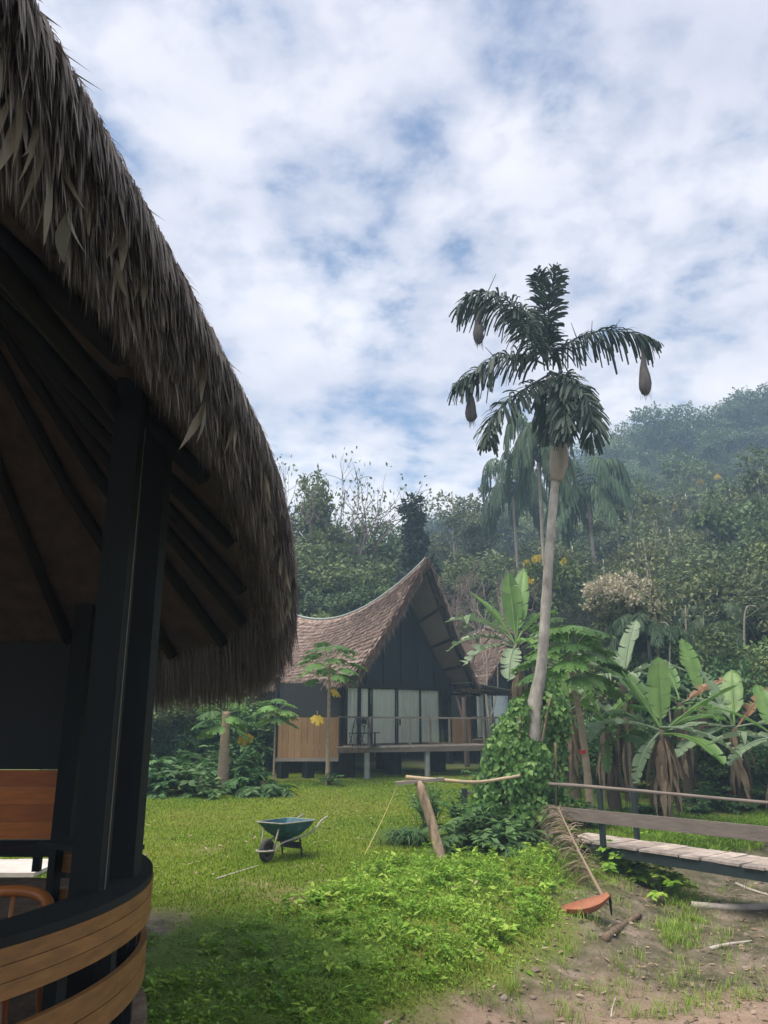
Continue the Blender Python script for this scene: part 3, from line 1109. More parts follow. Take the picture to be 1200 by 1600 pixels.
# soffit panels under the overhang, each its own board, with battens
vs = [0.04, 0.30, 0.54, 0.78, 0.985]
for sg in (-1, 1):
    for k in range(4):
        va, vb = vs[k] + 0.012, vs[k + 1] - 0.012
        q = []
        n = 8
        for vvv in np.linspace(va, vb, 4):
            q.append(roof(np.linspace(0.004, 0.30, n), np.full(n, sg * vvv), -0.225))
        q = np.array(q)
        b = B()
        b.add(q.reshape(-1, 3), grid_faces(4, n, sg > 0))
        b.add((q + np.array([0, 0, 0.02])).reshape(-1, 3), grid_faces(4, n, sg < 0))
        b.build('soffit_panel', 'soffit', cabin)
    for vvv in vs:
        b = B()
        pl = roof(np.linspace(0.002, 0.30, 8), np.full(8, sg * vvv), -0.26)
        b.tube(pl, 0.045, 6)
        b.build('soffit_batten', 'cabin_batten', cabin)
    b = B()
    b.tube(roof(np.full(10, 0.012), sg * np.linspace(0.0, 1.0, 10), -0.27), 0.06, 6)
    b.build('verge_rafter', 'cabin_batten', cabin)
    b = B()
    b.tube(roof(np.full(10, 0.112), sg * np.linspace(0.02, 0.94, 10), -0.30), 0.07, 6)
    b.build('gable_rafter', 'cabin_batten', cabin)

# gable wall (upright panels between battens) and body
LZ = 3.36
xs = np.linspace(0.0, W, 7)


def under(x, y=0.0):
    v = (x - W / 2) / (W / 2 - XL) if x < W / 2 else (x - W / 2) / (XR - W / 2)
    av = abs(v)
    s = (y + 1.5) / (LEN + 0.6)
    return float(roof(s, v)[2]) - 0.27


for i in range(6):
    xa, xb = xs[i] + 0.03, xs[i + 1] - 0.03
    b = B()
    cols = []
    for x in np.linspace(xa, xb, 3):
        zt_ = max(under(x), LZ - 0.3 + 0.02)
        cols += [(x, 0.03, LZ - 0.3 + 0.06), (x, 0.03, zt_), (x, 0.08, zt_), (x, 0.08, LZ - 0.3 + 0.06)]
    F = []
    for c_ in range(2):
        for j in range(4):
            F.append([c_ * 4 + j, c_ * 4 + (j + 1) % 4, (c_ + 1) * 4 + (j + 1) % 4, (c_ + 1) * 4 + j])
    F += [[0, 3, 2, 1], [8, 9, 10, 11]]
    b.add(cols, np.array(F))
    b.build('gable_panel', 'cabin_dark', cabin)
for i in range(7):
    b = B()
    zt_ = max(under(float(np.clip(xs[i], .05, W - .05))), LZ - 0.2)
    b.box((xs[i], 0.04, (LZ - 0.3 + 0.06 + zt_) / 2), (0.075, 0.11, zt_ - LZ + 0.3 - 0.06))
    b.build('gable_batten', 'cabin_batten', cabin)
b = B()
b.box((W / 2, 0.02, LZ - 0.3 - 0.01), (W + 0.16, 0.16, 0.14))
b.build('lintel', 'cabin_batten', cabin)
# glazed front: mullions, panes, curtains hung behind
edges = [front_t(p) for p in (541, 562, 581, 621, 657, 688, 704)]
edges[-1] = W
H0, H1 = DZ - 0.3 + 0.03, LZ - 0.3 - 0.08
for i, x in enumerate(edges):
    b = B()
    wd = 0.10 if i in (0, 1, 6) else 0.065
    b.box((x, 0.01, (H0 + H1) / 2), (wd, 0.05, H1 - H0))
    b.build('mullion', 'cabin_batten', cabin)
for i in range(6):
    xa, xb = edges[i] + 0.05, edges[i + 1] - 0.04
    b = B()
    b.box(((xa + xb) / 2, 0.0, (H0 + H1) / 2), (xb - xa, 0.008, H1 - H0 - 0.02))
    b.build('window_pane', 'window_glass', cabin)
    if i < 5:
        xx = np.linspace(xa + 0.0, xb - (0.10 if i in (1,) else -0.02), 60)
        if i == 0:
            xx = np.linspace(xa + 0.02, xb - 0.02, 60)
        fold = 0.025 if i == 2 else 0.04
        yy = 0.075 + fold * np.sin((xx - xa) * (26 if i != 2 else 11) + i) + 0.01 * np.sin((xx - xa) * 61 + i * 2)
        top, bot = H1 - 0.02, H0 + 0.03
        V = np.concatenate([np.stack([xx, yy, np.full(60, top)], 1), np.stack([xx, yy + 0.01, np.full(60, bot)], 1),
                            np.stack([xx, yy + 0.012, np.full(60, top)], 1), np.stack([xx, yy + 0.022, np.full(60, bot)], 1)])
        j = np.arange(59)[:, None]
        b = B()
        b.add(V, [j + np.array([[0, 60, 61, 1]]), j + np.array([[120, 121, 181, 180]])], rng.random())
        b.build('curtain', 'curtain', cabin, True)
b = B()
b.box((edges[3] + 0.08, -0.05, H0 + 0.75), (0.03, 0.05, 0.22))
b.build('door_handle', 'iron', cabin)
# body walls behind
b = B()
b.box((W / 2, LEN - 1.6, (H0 + LZ - 0.3) / 2), (W, 0.1, LZ - 0.3 - H0))
b.box((0.02, (LEN - 1.6) / 2 + 0.6, H0 + 0.4), (0.08, LEN - 2.9, 0.78))
b.box((W - 0.02, (LEN - 1.6) / 2 + 0.03, (H0 + LZ - 0.3) / 2), (0.08, LEN - 1.75, LZ - 0.3 - H0 - 0.02))
b.build('wall', 'cabin_dark', cabin)
b = B()
b.box((W / 2, 5.0, (H0 + LZ - 0.3) / 2), (W - 0.2, 0.08, LZ - 0.3 - H0 - 0.04))
b.build('partition', 'room_wood', cabin)
b = B()
b.box((W / 2, (LEN - 1.6) / 2, DZ - 0.3 - 0.07), (W + 0.1, LEN - 1.5, 0.14))
b.build('floor', 'room_wood', cabin)
# front deck: fascia, planks, piles, railing
DA, DBp, DC, DD = cw(*atz(577, 1166, DZ)), cw(*at(774, 1163, 28.6)), cw(*at(715, 1158, 31.5)), np.array([0.0, -0.06, DZ - 0.3])
for p_ in (DA, DBp, DC, DD):
    p_[2] = DZ - 0.3
DL = cw(*at(527, 1166, 26.4))
DL[2] = DZ - 0.3
npk = 16
for i in range(npk):
    t0, t1 = i / npk + 0.002, (i + 1) / npk - 0.002
    lo0, lo1 = DL + (DBp - DL) * t0, DL + (DBp - DL) * t1
    far0, far1 = np.array([0 + (W + 1.0) * t0, -0.06, DZ - 0.3]), np.array([0 + (W + 1.0) * t1, -0.06, DZ - 0.3])
    V = np.array([lo0, lo1, far1, far0])
    b = B()
    b.add(np.concatenate([V - np.array([0, 0, 0.05]), V]), BOXF)
    b.build('deck_plank', 'deck_wood', cabin)
for p_, q_, mm in ((DL, DA, 'bark_brown'), (DA, DBp, 'grey_wood')):
    b = B()
    b.beam(p_ - np.array([0, 0, 0.115]), q_ - np.array([0, 0, 0.115]), 0.05, 0.17)
    b.build('fascia_board', mm, cabin)


def deck_at(px, inset=0.06):
    best, bt = None, 0
    for t in np.linspace(0, 1, 400):
        p_ = DA + (DBp - DA) * t
        wx = CX + p_[0] * math.cos(CANG) - p_[1] * math.sin(CANG)
        wy = CY + p_[0] * math.sin(CANG) + p_[1] * math.cos(CANG)
        x_ = 600 + 1200 * wx / (CP * wy + SP * (DZ - EYE))
        if best is None or abs(x_ - px) < best:
            best, bt = abs(x_ - px), t
    return DA + (DBp - DA) * bt


for px in (577, 671, 758):
    p_ = deck_at(px)
    b = B()
    b.tube([(p_[0], p_[1] + 0.12, -0.15), (p_[0], p_[1] + 0.12, DZ - 0.3 - 0.2)], 0.10, 10)
    b.build('deck_pile', 'concrete', cabin)
for x in (0.3, 2.4, 4.6):
    for y in (0.4, 3.6, 6.8, 9.4):
        b = B()
        b.box((x, y, (DZ - 0.3 - 0.15) / 2 - 0.08), (0.42, 0.42, DZ - 0.3), r=0.2)
        b.build('floor_pile', 'dark_timber', cabin)
RZ = DZ - 0.3 + 0.93
pr, qr = DA + np.array([0, 0, 0.0]), DBp
b = B()
b.beam((*pr[:2], RZ), (*qr[:2], RZ - 0.02), 0.05, 0.06)
b.build('hand_rail', 'grey_wood', cabin)
dl2 = DD + np.array([0.15, -0.1, 0])
b = B()
b.beam((*DL[:2], RZ + 0.02), (*DA[:2], RZ), 0.045, 0.05)
b.build('hand_rail', 'grey_wood', cabin)
for px in (577, 641, 673, 703, 757):
    p_ = deck_at(px)
    b = B()
    b.box((p_[0], p_[1], (RZ + DZ - 0.3) / 2), (0.055, 0.055, RZ - DZ + 0.3 - 0.04) if px not in (577,) else (0.09, 0.09, RZ - DZ + 0.3 - 0.04))
    b.build('rail_post', 'grey_wood', cabin)
# side gallery: tan half-wall, dark screen, sill beam, low piles
SA, SB = cw(*at(430, 1184, 26.9)), cw(*at(529, 1172, 27.0))
zb_, zt_ = 0.98 - 0.3, 2.28 - 0.3
nb = 10
for i in range(nb):
    p_, q_ = SA + (SB - SA) * (i / nb + 0.002), SA + (SB - SA) * ((i + 1) / nb - 0.002)
    b = B()
    b.beam((*p_[:2], (zb_ + zt_) / 2), (*q_[:2], (zb_ + zt_) / 2), 0.04, zt_ - zb_)
    b.build('wall_board', 'tan_board', cabin)
b = B()
b.beam((*SA[:2], zb_ - 0.06), (*SB[:2], zb_ - 0.06), 0.10, 0.11)
b.build('sill_beam', 'grey_wood', cabin)
b = B()
off = np.array([-0.1, 0.1])
b.beam((*(SA[:2]), (zt_ + EAVE - 0.5) / 2), (*(SB[:2]), (zt_ + EAVE - 0.5) / 2), 0.02, EAVE - 0.5 - zt_ - 0.01)
b.build('screen_panel', 'mesh_screen', cabin)
dirs = unit(SB[:2] - SA[:2])
for p_ in (SA[:2], SB[:2] + dirs * 0.06):
    b = B()
    b.box((p_[0], p_[1], (zb_ + EAVE - 0.3) / 2), (0.12, 0.12, EAVE - 0.3 - zb_))
    b.build('gallery_post', 'cabin_batten', cabin)
for t in (0.15, 0.55, 0.95):
    p_ = SA + (SB - SA) * t
    b = B()
    b.box((p_[0], p_[1] + 0.1, (zb_ - 0.12) / 2 - 0.1), (0.3, 0.3, zb_ - 0.12 + 0.2), r=0.2)
    b.build('gallery_pile', 'dark_timber', cabin)
# flat dark canopy frame by the right front corner
cA, cB = cl(W + 0.05, -0.6, 3.42), cl(W + 2.4, 0.2, 3.20)
for k in range(4):
    b = B()
    b.beam(cl(W + 0.1, -1.0 + k * 0.9, 3.44), cl(W + 2.5, -1.0 + k * 0.9, 3.18), 0.06, 0.10)
    b.build('canopy_beam', 'cabin_batten', cabin)
for xx_ in (W + 0.9, W + 2.45):
    b = B()
    b.beam(cl(xx_, -1.1, 3.50 - (xx_ - W) * 0.105), cl(xx_, 1.8, 3.50 - (xx_ - W) * 0.105), 0.06, 0.07)
    b.build('canopy_purlin', 'cabin_batten', cabin)
b = B()
b.beam(cl(W + 0.1, 0.4, 3.56), cl(W + 2.5, 0.4, 3.30), 2.9, 0.02)
b.build('canopy_sheet', 'ridge_metal', cabin)
b = B()
b.box(cl(W + 2.4, -0.9, 2.2), (0.08, 0.08, 1.75))
b.build('canopy_post', 'cabin_batten', cabin)

cabin2 = copy_tree(cabin)
cabin2.location = (CX + 5.45, CY + 9.0, 0.33)
cabin2['label'] = 'second thatched cabin standing behind the banana plant to the right of the first'

# steps between the decks, chairs and pot on the deck
st = thing('wooden_steps', (5.0, 30.2, 0.31), 'low grey wooden steps beside the right end of the cabin deck', 'steps', rz=R(15))
for k in range(3):
    b = B()
    b.box((0.0, -0.3 + k * 0.28, 0.25 + k * 0.24), (1.3, 0.27, 0.05))
    b.build('tread', 'grey_wood', st)
for sx in (-0.6, 0.6):
    b = B()
    b.beam((sx, -0.5, -0.05), (sx, 0.42, 0.78), 0.05, 0.16)
    b.build('stringer', 'bark_brown', st)


def iron_chair(px, Y, rz, label):
    p = at(px, 1160, Y)
    t = thing('metal_chair', (p[0], p[1], DZ + 0.002), label, 'chair', 'dark chairs on the cabin deck', rz)
    b = B()
    b.tube([(-.2, -.2, .42), (.2, -.2, .42), (.22, .2, .42), (-.22, .2, .42), (-.2, -.2, .42)], 0.014, 6)
    b.box((0, 0, .42), (.38, .38, .012))
    b.build('seat', 'iron', t)
    b = B()
    b.tube([(-.21, .2, .42), (-.2, .27, .7), (-.12, .3, .9), (.12, .3, .9), (.2, .27, .7), (.21, .2, .42)], 0.014, 6)
    b.tube([(-.19, .25, .6), (0, .28, .86), (.19, .25, .6)], 0.01, 6)
    b.tube([(-.1, .3, .88), (0, .24, .5), (.1, .3, .88)], 0.01, 6)
    b.box((0, .29, .80), (.22, .012, .16))
    b.build('backrest', 'iron', t)
    for sx in (-1, 1):
        b = B()
        b.tube([(sx * .2, -.22, 0), (sx * .2, .18, .42)], 0.013, 6)
        b.build('leg', 'iron', t)
        b = B()
        b.tube([(sx * .2, .22, 0), (sx * .2, -.18, .42)], 0.013, 6)
        b.build('leg', 'iron', t)


iron_chair(557, 26.75, R(200), 'dark metal chair with crossed legs, the left of the two on the cabin deck')
iron_chair(571, 26.85, R(170), 'dark metal chair with crossed legs, the right of the two on the cabin deck')
p = at(583, 1163, 26.75)
pt = thing('pedestal_table', (p[0] + .06, p[1], DZ + 0.002), 'small dark pedestal table beside the deck corner post', 'table')
b = B()
b.tube([(0, 0, 0), (0, 0, .03), (0, 0, .04), (0, 0, .4), (0, 0, .42)], [.14, .14, .03, .03, .05], 10)
b.build('pedestal', 'iron', pt)
b = B()
b.tube([(0, 0, .42), (0, 0, .45)], .17, 14)
b.build('table_top', 'iron', pt)

# ------------------------------------------------------------------ wheelbarrow
wp = atz(446, 1341, 0.0)
WB = np.array([wp[0], wp[1], float(gz(wp[0], wp[1]))])
# local x: forward (towards the wheel)
wb = thing('wheelbarrow', WB, 'worn blue-green metal wheelbarrow parked on the lawn', 'wheelbarrow', rz=math.atan2(-0.86, -0.52))
wb.scale = (.93, .93, .93)


def tray_ring(x0, x1, w0, w1, z0, z1):
    c = 0.07
    pts = []
    for (x, w, z, sx) in ((x1, w1, z1, 1), (x0, w0, z0, -1)):
        pts.append((x, w, z))
    return [(x1, -w1, z1), (x1, w1, z1), (x0, w0, z0), (x0, -w0, z0)]


def rrect(x0, x1, w0, w1, z0, z1, c=0.08, n=4):
    """rounded outline, x0 rear .. x1 front, half-widths w0 rear w1 front, heights z0, z1"""
    cor = [(x1 - c, w1 - c, 0), (x0 + c, w0 - c, 90), (x0 + c, -(w0 - c), 180), (x1 - c, -(w1 - c), 270)]
    P = []
    for (cx_, cy_, a0) in cor:
        for a in np.linspace(a0, a0 + 90, n):
            x, y = cx_ + c * math.cos(R(a)), cy_ + c * math.sin(R(a))
            t = (x - x0) / (x1 - x0)
            P.append((x, y, z0 + (z1 - z0) * t))
    return np.array(P)


rings = [rrect(-0.20, 0.16, 0.17, 0.15, 0.36, 0.34), rrect(-0.36, 0.34, 0.27, 0.24, 0.48, 0.47), rrect(-0.47, 0.50, 0.33, 0.30, 0.60, 0.63)]
inner = [r_ * np.array([0.975, 0.97, 1]) + np.array([0, 0, 0.008]) for r_ in rings]
n = 16
seq = rings + inner[::-1]
V = np.concatenate(seq)
F = []
for i in range(5):
    for j in range(n):
        F.append([i * n + j, i * n + (j + 1) % n, (i + 1) * n + (j + 1) % n, (i + 1) * n + j])
b = B()
b.add(V, [np.array(F)], 0.5)
b.add(np.concatenate([rings[0], [rings[0].mean(0)], inner[0], [inner[0].mean(0)]]),
      [np.array([[n, (j + 1) % n, j] for j in range(n)]), np.array([[2 * n + 1, n + 1 + j, n + 1 + (j + 1) % n] for j in range(n)])], 0.5)
tr_ = b.build('tray', 'barrow_paint', wb)
b = B()
b.tube(np.concatenate([rings[2], rings[2][:1]]), 0.013, 6)
b.build('tray_lip', 'barrow_metal', tr_, True)
wh = thing('wheel', (0, 0, 0), None, None)
wh.parent = wb
wh.location = (0.52, 0, 0.19)
b = B()
a = np.linspace(0, 2 * np.pi, 25)
b.tube(np.stack([0.145 * np.cos(a), np.zeros(25), 0.145 * np.sin(a)], 1), 0.046, 10, caps=False)
b.build('tyre', 'rubber', wh, True)
b = B()
b.tube([(0, -0.03, 0), (0, -0.01, 0), (0, 0.01, 0), (0, 0.03, 0)], [0.06, 0.11, 0.11, 0.06], 18)
b.build('rim', 'barrow_dark', wh, True)
b = B()
b.tube([(0, -0.15, 0), (0, 0.15, 0)], 0.014, 8)
b.build('axle', 'barrow_metal', wh, True)
for s_ in (-1, 1):
    b = B()
    b.tube(bez([(0.52, s_ * 0.14, 0.19), (0.30, s_ * 0.17, 0.30), (-0.2, s_ * 0.24, 0.36), (-0.50, s_ * 0.27, 0.44), (-0.66, s_ * 0.28, 0.56), (-0.88, s_ * 0.28, 0.62)], 22), 0.016, 8)
    b.build('handle', 'barrow_metal', wb, True)
    b = B()
    b.tube(bez([(-0.10, s_ * 0.22, 0.35), (-0.18, s_ * 0.22, 0.1), (-0.20, s_ * 0.22, 0.012), (-0.30, s_ * 0.22, 0.014)], 10), 0.017, 8)
    b.build('leg', 'barrow_dark', wb, True)
    b = B()
    b.tube([(0.52, s_ * 0.135, 0.20), (0.43, s_ * 0.17, 0.54)], 0.014, 8)
    b.build('brace', 'barrow_metal', wb, True)
b = B()
b.tube(bez([(0.50, -0.14, 0.19), (0.66, -0.12, 0.20), (0.74, 0, 0.20), (0.66, 0.12, 0.20), (0.50, 0.14, 0.19)], 16), 0.015, 8)
b.build('wheel_guard', 'barrow_metal', wb, True)
b = B()
b.box((-0.16, 0, 0.20), (0.02, 0.44, 0.11))
b.box((0.0, 0, 0.30), (0.30, 0.3, 0.03))
b.build('cross_brace', 'barrow_dark', wb)

# ------------------------------------------------------------------ footbridge
BA, BBp = atz(872, 1309, 0.2), atz(1200, 1358, 0.2)
bd = unit(BBp - BA)
BEND = BA + bd * 6.2
side = np.array([-bd[1], bd[0], 0])
side = side if side[1] > 0 else -side                          # away from the camera
BW = 0.85
br = thing('footbridge', (BA[0], BA[1], 0), 'wooden plank footbridge with grey side board and dark posts across the creek', 'footbridge')
BO = np.array([BA[0], BA[1], 0])
pos = 0.0
while pos < 6.1:
    w_ = rng.uniform(0.26, 0.40)
    sk = rng.normal(0, 0.02)
    p_ = BA + bd * (pos + w_ / 2) - BO
    b = B()
    ex0, ex1 = rng.uniform(-0.03, 0.03), rng.uniform(-0.03, 0.03)
    b.beam(p_ - side * (0.02 + ex0) + bd * sk + np.array([0, 0, rng.uniform(-.006, .006)]), p_ + side * (BW + ex1) - bd * sk + np.array([0, 0, rng.uniform(-.006, .006)]), w_ - 0.014, 0.035)
    b.build('deck_plank', 'deck_wood', br)
    pos += w_
for o_ in (0.03, BW - 0.05):
    b = B()
    b.beam(BA - BO + side * o_ - np.array([0, 0, 0.10]) - bd * 0.2, BEND - BO + side * o_ - np.array([0, 0, 0.10]), 0.07, 0.15)
    b.build('stringer', 'green_post', br)
nearp = atz(945, 1320, 0.2)
tn_ = float(np.dot(nearp - BA, bd))
for t in (tn_, tn_ + 3.4):
    for o_, nm in ((-0.045, 'near'), (BW + 0.05, 'far')):
        p_ = BA + bd * t + side * o_ - BO
        b = B()
        b.beam((p_[0], p_[1], 0.02), (p_[0], p_[1], 1.08 if nm == 'near' else 1.06), 0.075, 0.075, up=side)
        b.build('rail_post', 'green_post', br)
for t in (0.45, 5.7):
    for o_ in (0.14, BW - 0.1):
        p_ = BA + bd * t + side * o_ - BO
        zg = float(gz(p_[0] + BO[0], p_[1] + BO[1]))
        b = B()
        b.tube([(p_[0], p_[1], zg - 0.15), (p_[0], p_[1], 0.03)], 0.07, 8)
        b.build('pile', 'dark_timber', br)
b = B()
rl_ = [BA - BO - bd * 0.1 + np.array([0, 0, .89]) - side * 0.04, BA - BO + bd * tn_ + np.array([0, 0, .90]) - side * 0.04, BA - BO + bd * 2.4 + np.array([0, 0, .89]) - side * 0.04, BA - BO + bd * 6 + np.array([0, 0, .86]) - side * 0.04]
b.tube(bez(rl_, 20), np.linspace(0.034, 0.022, 20), 7, wob=0.25, r=.12)
b.build('hand_rail', 'grey_wood', br, True)
b = B()
b.beam(BA - BO - bd * 0.05 - side * 0.115 + np.array([0, 0, 0.43]), BEND - BO - side * 0.115 + np.array([0, 0, 0.50]), 0.035, 0.20, r=0.15)
b.build('side_board', 'grey_wood', br)

# ------------------------------------------------------------------ leaning post with crosspiece and pole
LPb, LPt = at(698, 1372, 13.6), at(655, 1222, 14.0)
zg = float(gz(LPb[0], LPb[1]))
lp = thing('leaning_post', (LPb[0], LPb[1], zg), 'leaning weathered wooden post with a plank crosspiece on top in the weeds', 'post')
O_ = np.array([LPb[0], LPb[1], zg])
b = B()
b.tube(bez([LPb - O_ + (LPb - LPt) * 0.08, LPb - O_, (LPb + LPt) / 2 - O_ + np.array([0.015, 0, 0]), LPt - O_], 16), np.linspace(0.07, 0.09, 16) * (1 + .06 * np.sin(np.arange(16) * 1.7)), 14, wob=0.28)
b.build('shaft', 'post_bark', lp, True)
b = B()
b.beam(at(618, 1224, 14.0) - O_, at(694, 1217, 14.0) - O_, 0.16, 0.05)
b.build('crosspiece', 'grey_wood', lp)
pl_ = [at(634, 1214, 14.02), at(690, 1219, 14.05), at(745, 1222, 14.2), at(790, 1216, 14.6), at(812, 1212, 14.8)]
pole = B()
pole.tube(bez(pl_, 24), np.linspace(0.034, 0.026, 24), 7, wob=0.15)
tag(pole.build('long_pole', 'bamboo', smooth=True), 'long pale bamboo pole lying from the leaning post to the vines', 'pole')
rp_ = B()
rp_.tube(bez([at(621, 1228, 13.98), at(600, 1275, 13.9), at(570, 1335, 13.5)], 12), 0.006, 5)
tag(rp_.build('rope', 'rope'), 'thin yellowish rope slanting down from the leaning post crosspiece', 'rope')
q_ = at(726, 1245, 19.0)
sp_ = thing('short_post', (q_[0], q_[1], float(gz(q_[0], q_[1]))), 'short dark post with a thin rail left of the vines', 'post')
b = B()
b.box((0, 0, 0.24), (0.12, 0.12, 0.62))
b.build('shaft', 'green_post', sp_)
b = B()
b.beam((0.06, 0, 0.46), (1.0, 0.2, 0.42), 0.05, 0.06)
b.build('rail', 'grey_wood', sp_)


# ------------------------------------------------------------------ palms
def frond(b, pts, ll, n=70, plum=0.5, hang=0.55, width=0.05, end=0.55, rach=0.02, r0=0.5, prof=(0.35, 0.7, 1.0, 1.1, 0.8), per=4):
    """rachis through pts, leaflets of length ll; plum: how far leaflets leave one plane; hang: droop"""
    C = bez(pts, n)
    T = unit(np.gradient(C, axis=0))
    up = np.array([0, 0, 1.0])
    S = np.cross(T, up)
    ln = np.linalg.norm(S, axis=1, keepdims=True)
    S = np.where(ln < 0.25, unit(np.array([1.0, 0.25, 0.0])), S / np.maximum(ln, 1e-6))
    U = unit(np.cross(S, T))
    b.tube(C, np.linspace(rach, rach * 0.25, n), 5, r=0.9)
    i0 = int(n * 0.10)
    idx = np.repeat(np.arange(i0, n), per)
    k = len(idx)
    f = idx / (n - 1)
    sg = np.where(np.arange(k) % 2 == 0, 1.0, -1.0)
    ang = rng.normal(0, plum, k)
    base = S[idx] * (sg * np.cos(ang))[:, None] + U[idx] * np.sin(ang)[:, None]
    D = base + T[idx] * (0.35 + 0.7 * f)[:, None]
    L = ll * (0.35 + 0.65 * np.sin(np.pi * np.clip(f * 0.9 + 0.08, 0, 1)) ** 0.7) * rng.uniform(0.75, 1.12, k)
    L = np.where(f > 0.93, L * end, L)
    bend = np.array([0, 0, -1.0]) * (hang * rng.uniform(0.6, 1.3, k))[:, None] - D * 0.15
    SS = unit(np.cross(D, rng.normal(0, 0.4, (k, 3)) + U[idx]))
    strips(b, C[idx] + T[idx] * rng.normal(0, 0.01, k)[:, None], D, SS, L, width * rng.uniform(0.7, 1.25, k), bend, list(prof), np.clip(rng.normal(r0, 0.25, k), 0, 1))


PY = 15.8
tp = [at(838, 1340, PY), at(838, 1260, PY), at(834, 1180, PY), at(835, 1110, PY), at(846, 1040, PY), at(854, 930, PY), at(860, 840, PY), at(867, 760, PY), at(872, 715, PY), at(868, 660, PY), at(858, 590, PY)]
zg = float(gz(tp[0][0], tp[0][1]))
palm = thing('tall_palm', (tp[0][0], tp[0][1], zg), 'tall slender pale-trunked palm with dark shaggy fronds beside the footbridge', 'palm')
O_ = np.array([tp[0][0], tp[0][1], zg])
b = B()
tp[0][2] = zg - 0.1
C = bez(tp, 70)
rad = np.interp(np.linspace(0, 1, 70), [0, 0.1, 0.2, 0.30, 0.36, 0.40, 0.6, 0.75, 0.80, 0.86, 0.92, 1.0], [0.15, 0.15, 0.155, 0.165, 0.14, 0.115, 0.10, 0.095, 0.12, 0.13, 0.09, 0.07])
rad = rad * (1 + 0.035 * np.sin(np.arange(70) * 2.1))
rgs = np.repeat(np.clip(.5 + .5 * np.sin(np.arange(70) * 2.9) * rng.random(70), 0, 1), 14)
b.tube(C - O_, rad * .93, 14, wob=0.08, r=np.concatenate([rgs, [.5, .5]]))
b.build('trunk', 'bark_grey', palm, True)
b = B()                                                        # old sheath swelling under the crown
sh = [at(868, 752, PY), at(872, 728, PY - 0.02), at(874, 702, PY - 0.02), at(868, 650, PY)]
b.tube(bez(np.array(sh) - O_, 12), np.interp(np.linspace(0, 1, 12), [0, 0.3, 0.65, 1], [0.125, 0.19, 0.20, 0.12]), 12, wob=0.25)
b.build('leaf_sheath', 'bark_pale', palm, True)


def Z(zx, zy, dY=0.0):
    """point from the enlarged crown view"""
    return at(680 + zx / 3.158, 390 + zy / 3.158, PY + dY)


fr = [
    ([(552, 540, 0), (545, 400, .1), (530, 250, .1), (505, 100, -.1)], .62, .9, .25),
    ([(556, 545, 0), (552, 400, -.1), (570, 230, -.2), (598, 85, -.3)], .62, .9, .25),
    ([(550, 550, 0), (470, 400, .3), (330, 290, .5), (190, 235, .5), (112, 290, .5)], .66, .6, .75),
    ([(548, 560, 0), (480, 440, -.5), (410, 300, -.9), (300, 225, -1.2), (160, 215, -1.3)], .60, .6, .65),
    ([(545, 570, 0), (430, 520, -.1), (300, 540, -.3), (180, 610, -.4), (95, 665, -.5)], .60, .6, .7),
    ([(555, 620, 0), (440, 690, -.4), (340, 760, -.7), (270, 860, -.9), (255, 960, -1.0)], .50, .6, .55),
    ([(560, 540, 0), (640, 470, .1), (790, 405, .2), (960, 410, .2), (1100, 455, .1)], .60, .55, .85),
    ([(565, 600, 0), (660, 640, -.5), (745, 740, -.9), (775, 870, -1.0), (745, 960, -1.0)], .52, .75, .5),
    ([(570, 600, 0), (620, 700, -.4), (640, 820, -.7), (625, 930, -.8)], .52, .8, .5),
    ([(560, 610, 0), (640, 640, .5), (730, 730, .9), (770, 860, 1.1)], .55, .7, .5),
    ([(555, 610, 0), (560, 700, .6), (560, 820, .9), (565, 930, 1.0)], .55, .8, .5),
    ([(550, 560, 0), (520, 430, .9), (470, 330, 1.6), (420, 300, 2.2), (370, 330, 2.6)], .55, .6, .6),
]
for pts, ll, plum, hang in fr:
    b = B()
    P_ = np.array([Z(*p_) for p_ in pts]) - O_
    frond(b, P_, ll * 1.05, n=54, plum=plum, hang=hang, width=0.050, rach=0.026, per=4)
    b.build('frond', 'palm_leaf', palm)
for s_, (zx, zy, zx2, zy2) in enumerate([(250, 230, 300, 120), (700, 440, 670, 360), (770, 430, 775, 350), (860, 410, 915, 345), (300, 540, 245, 478)]):
    b = B()
    b.tube([Z(zx, zy) - O_, Z(zx2, zy2) - O_], [0.014, 0.005], 5)
    b.build('bare_rib', 'palm_leaf', palm)
# stilt roots
for px0, py0, px1, py1 in ((838, 1258, 822, 1360), (852, 1270, 842, 1365), (812, 1275, 806, 1345), (846, 1290, 858, 1350)):
    b = B()
    e_ = at(px1, py1, PY - 0.5)
    e_[2] = float(gz(e_[0], e_[1])) - 0.05
    m_ = (at(px0, py0, PY - 0.2) * 0.45 + e_ * 0.55) + np.array([0.08, -0.05, 0.1])
    b.tube(bez([at(px0, py0, PY - 0.15) - O_, m_ - O_, e_ - O_], 12), np.linspace(0.065, 0.045, 12), 8, wob=0.1)
    b.build('stilt_root', 'bark_pale', palm, True)


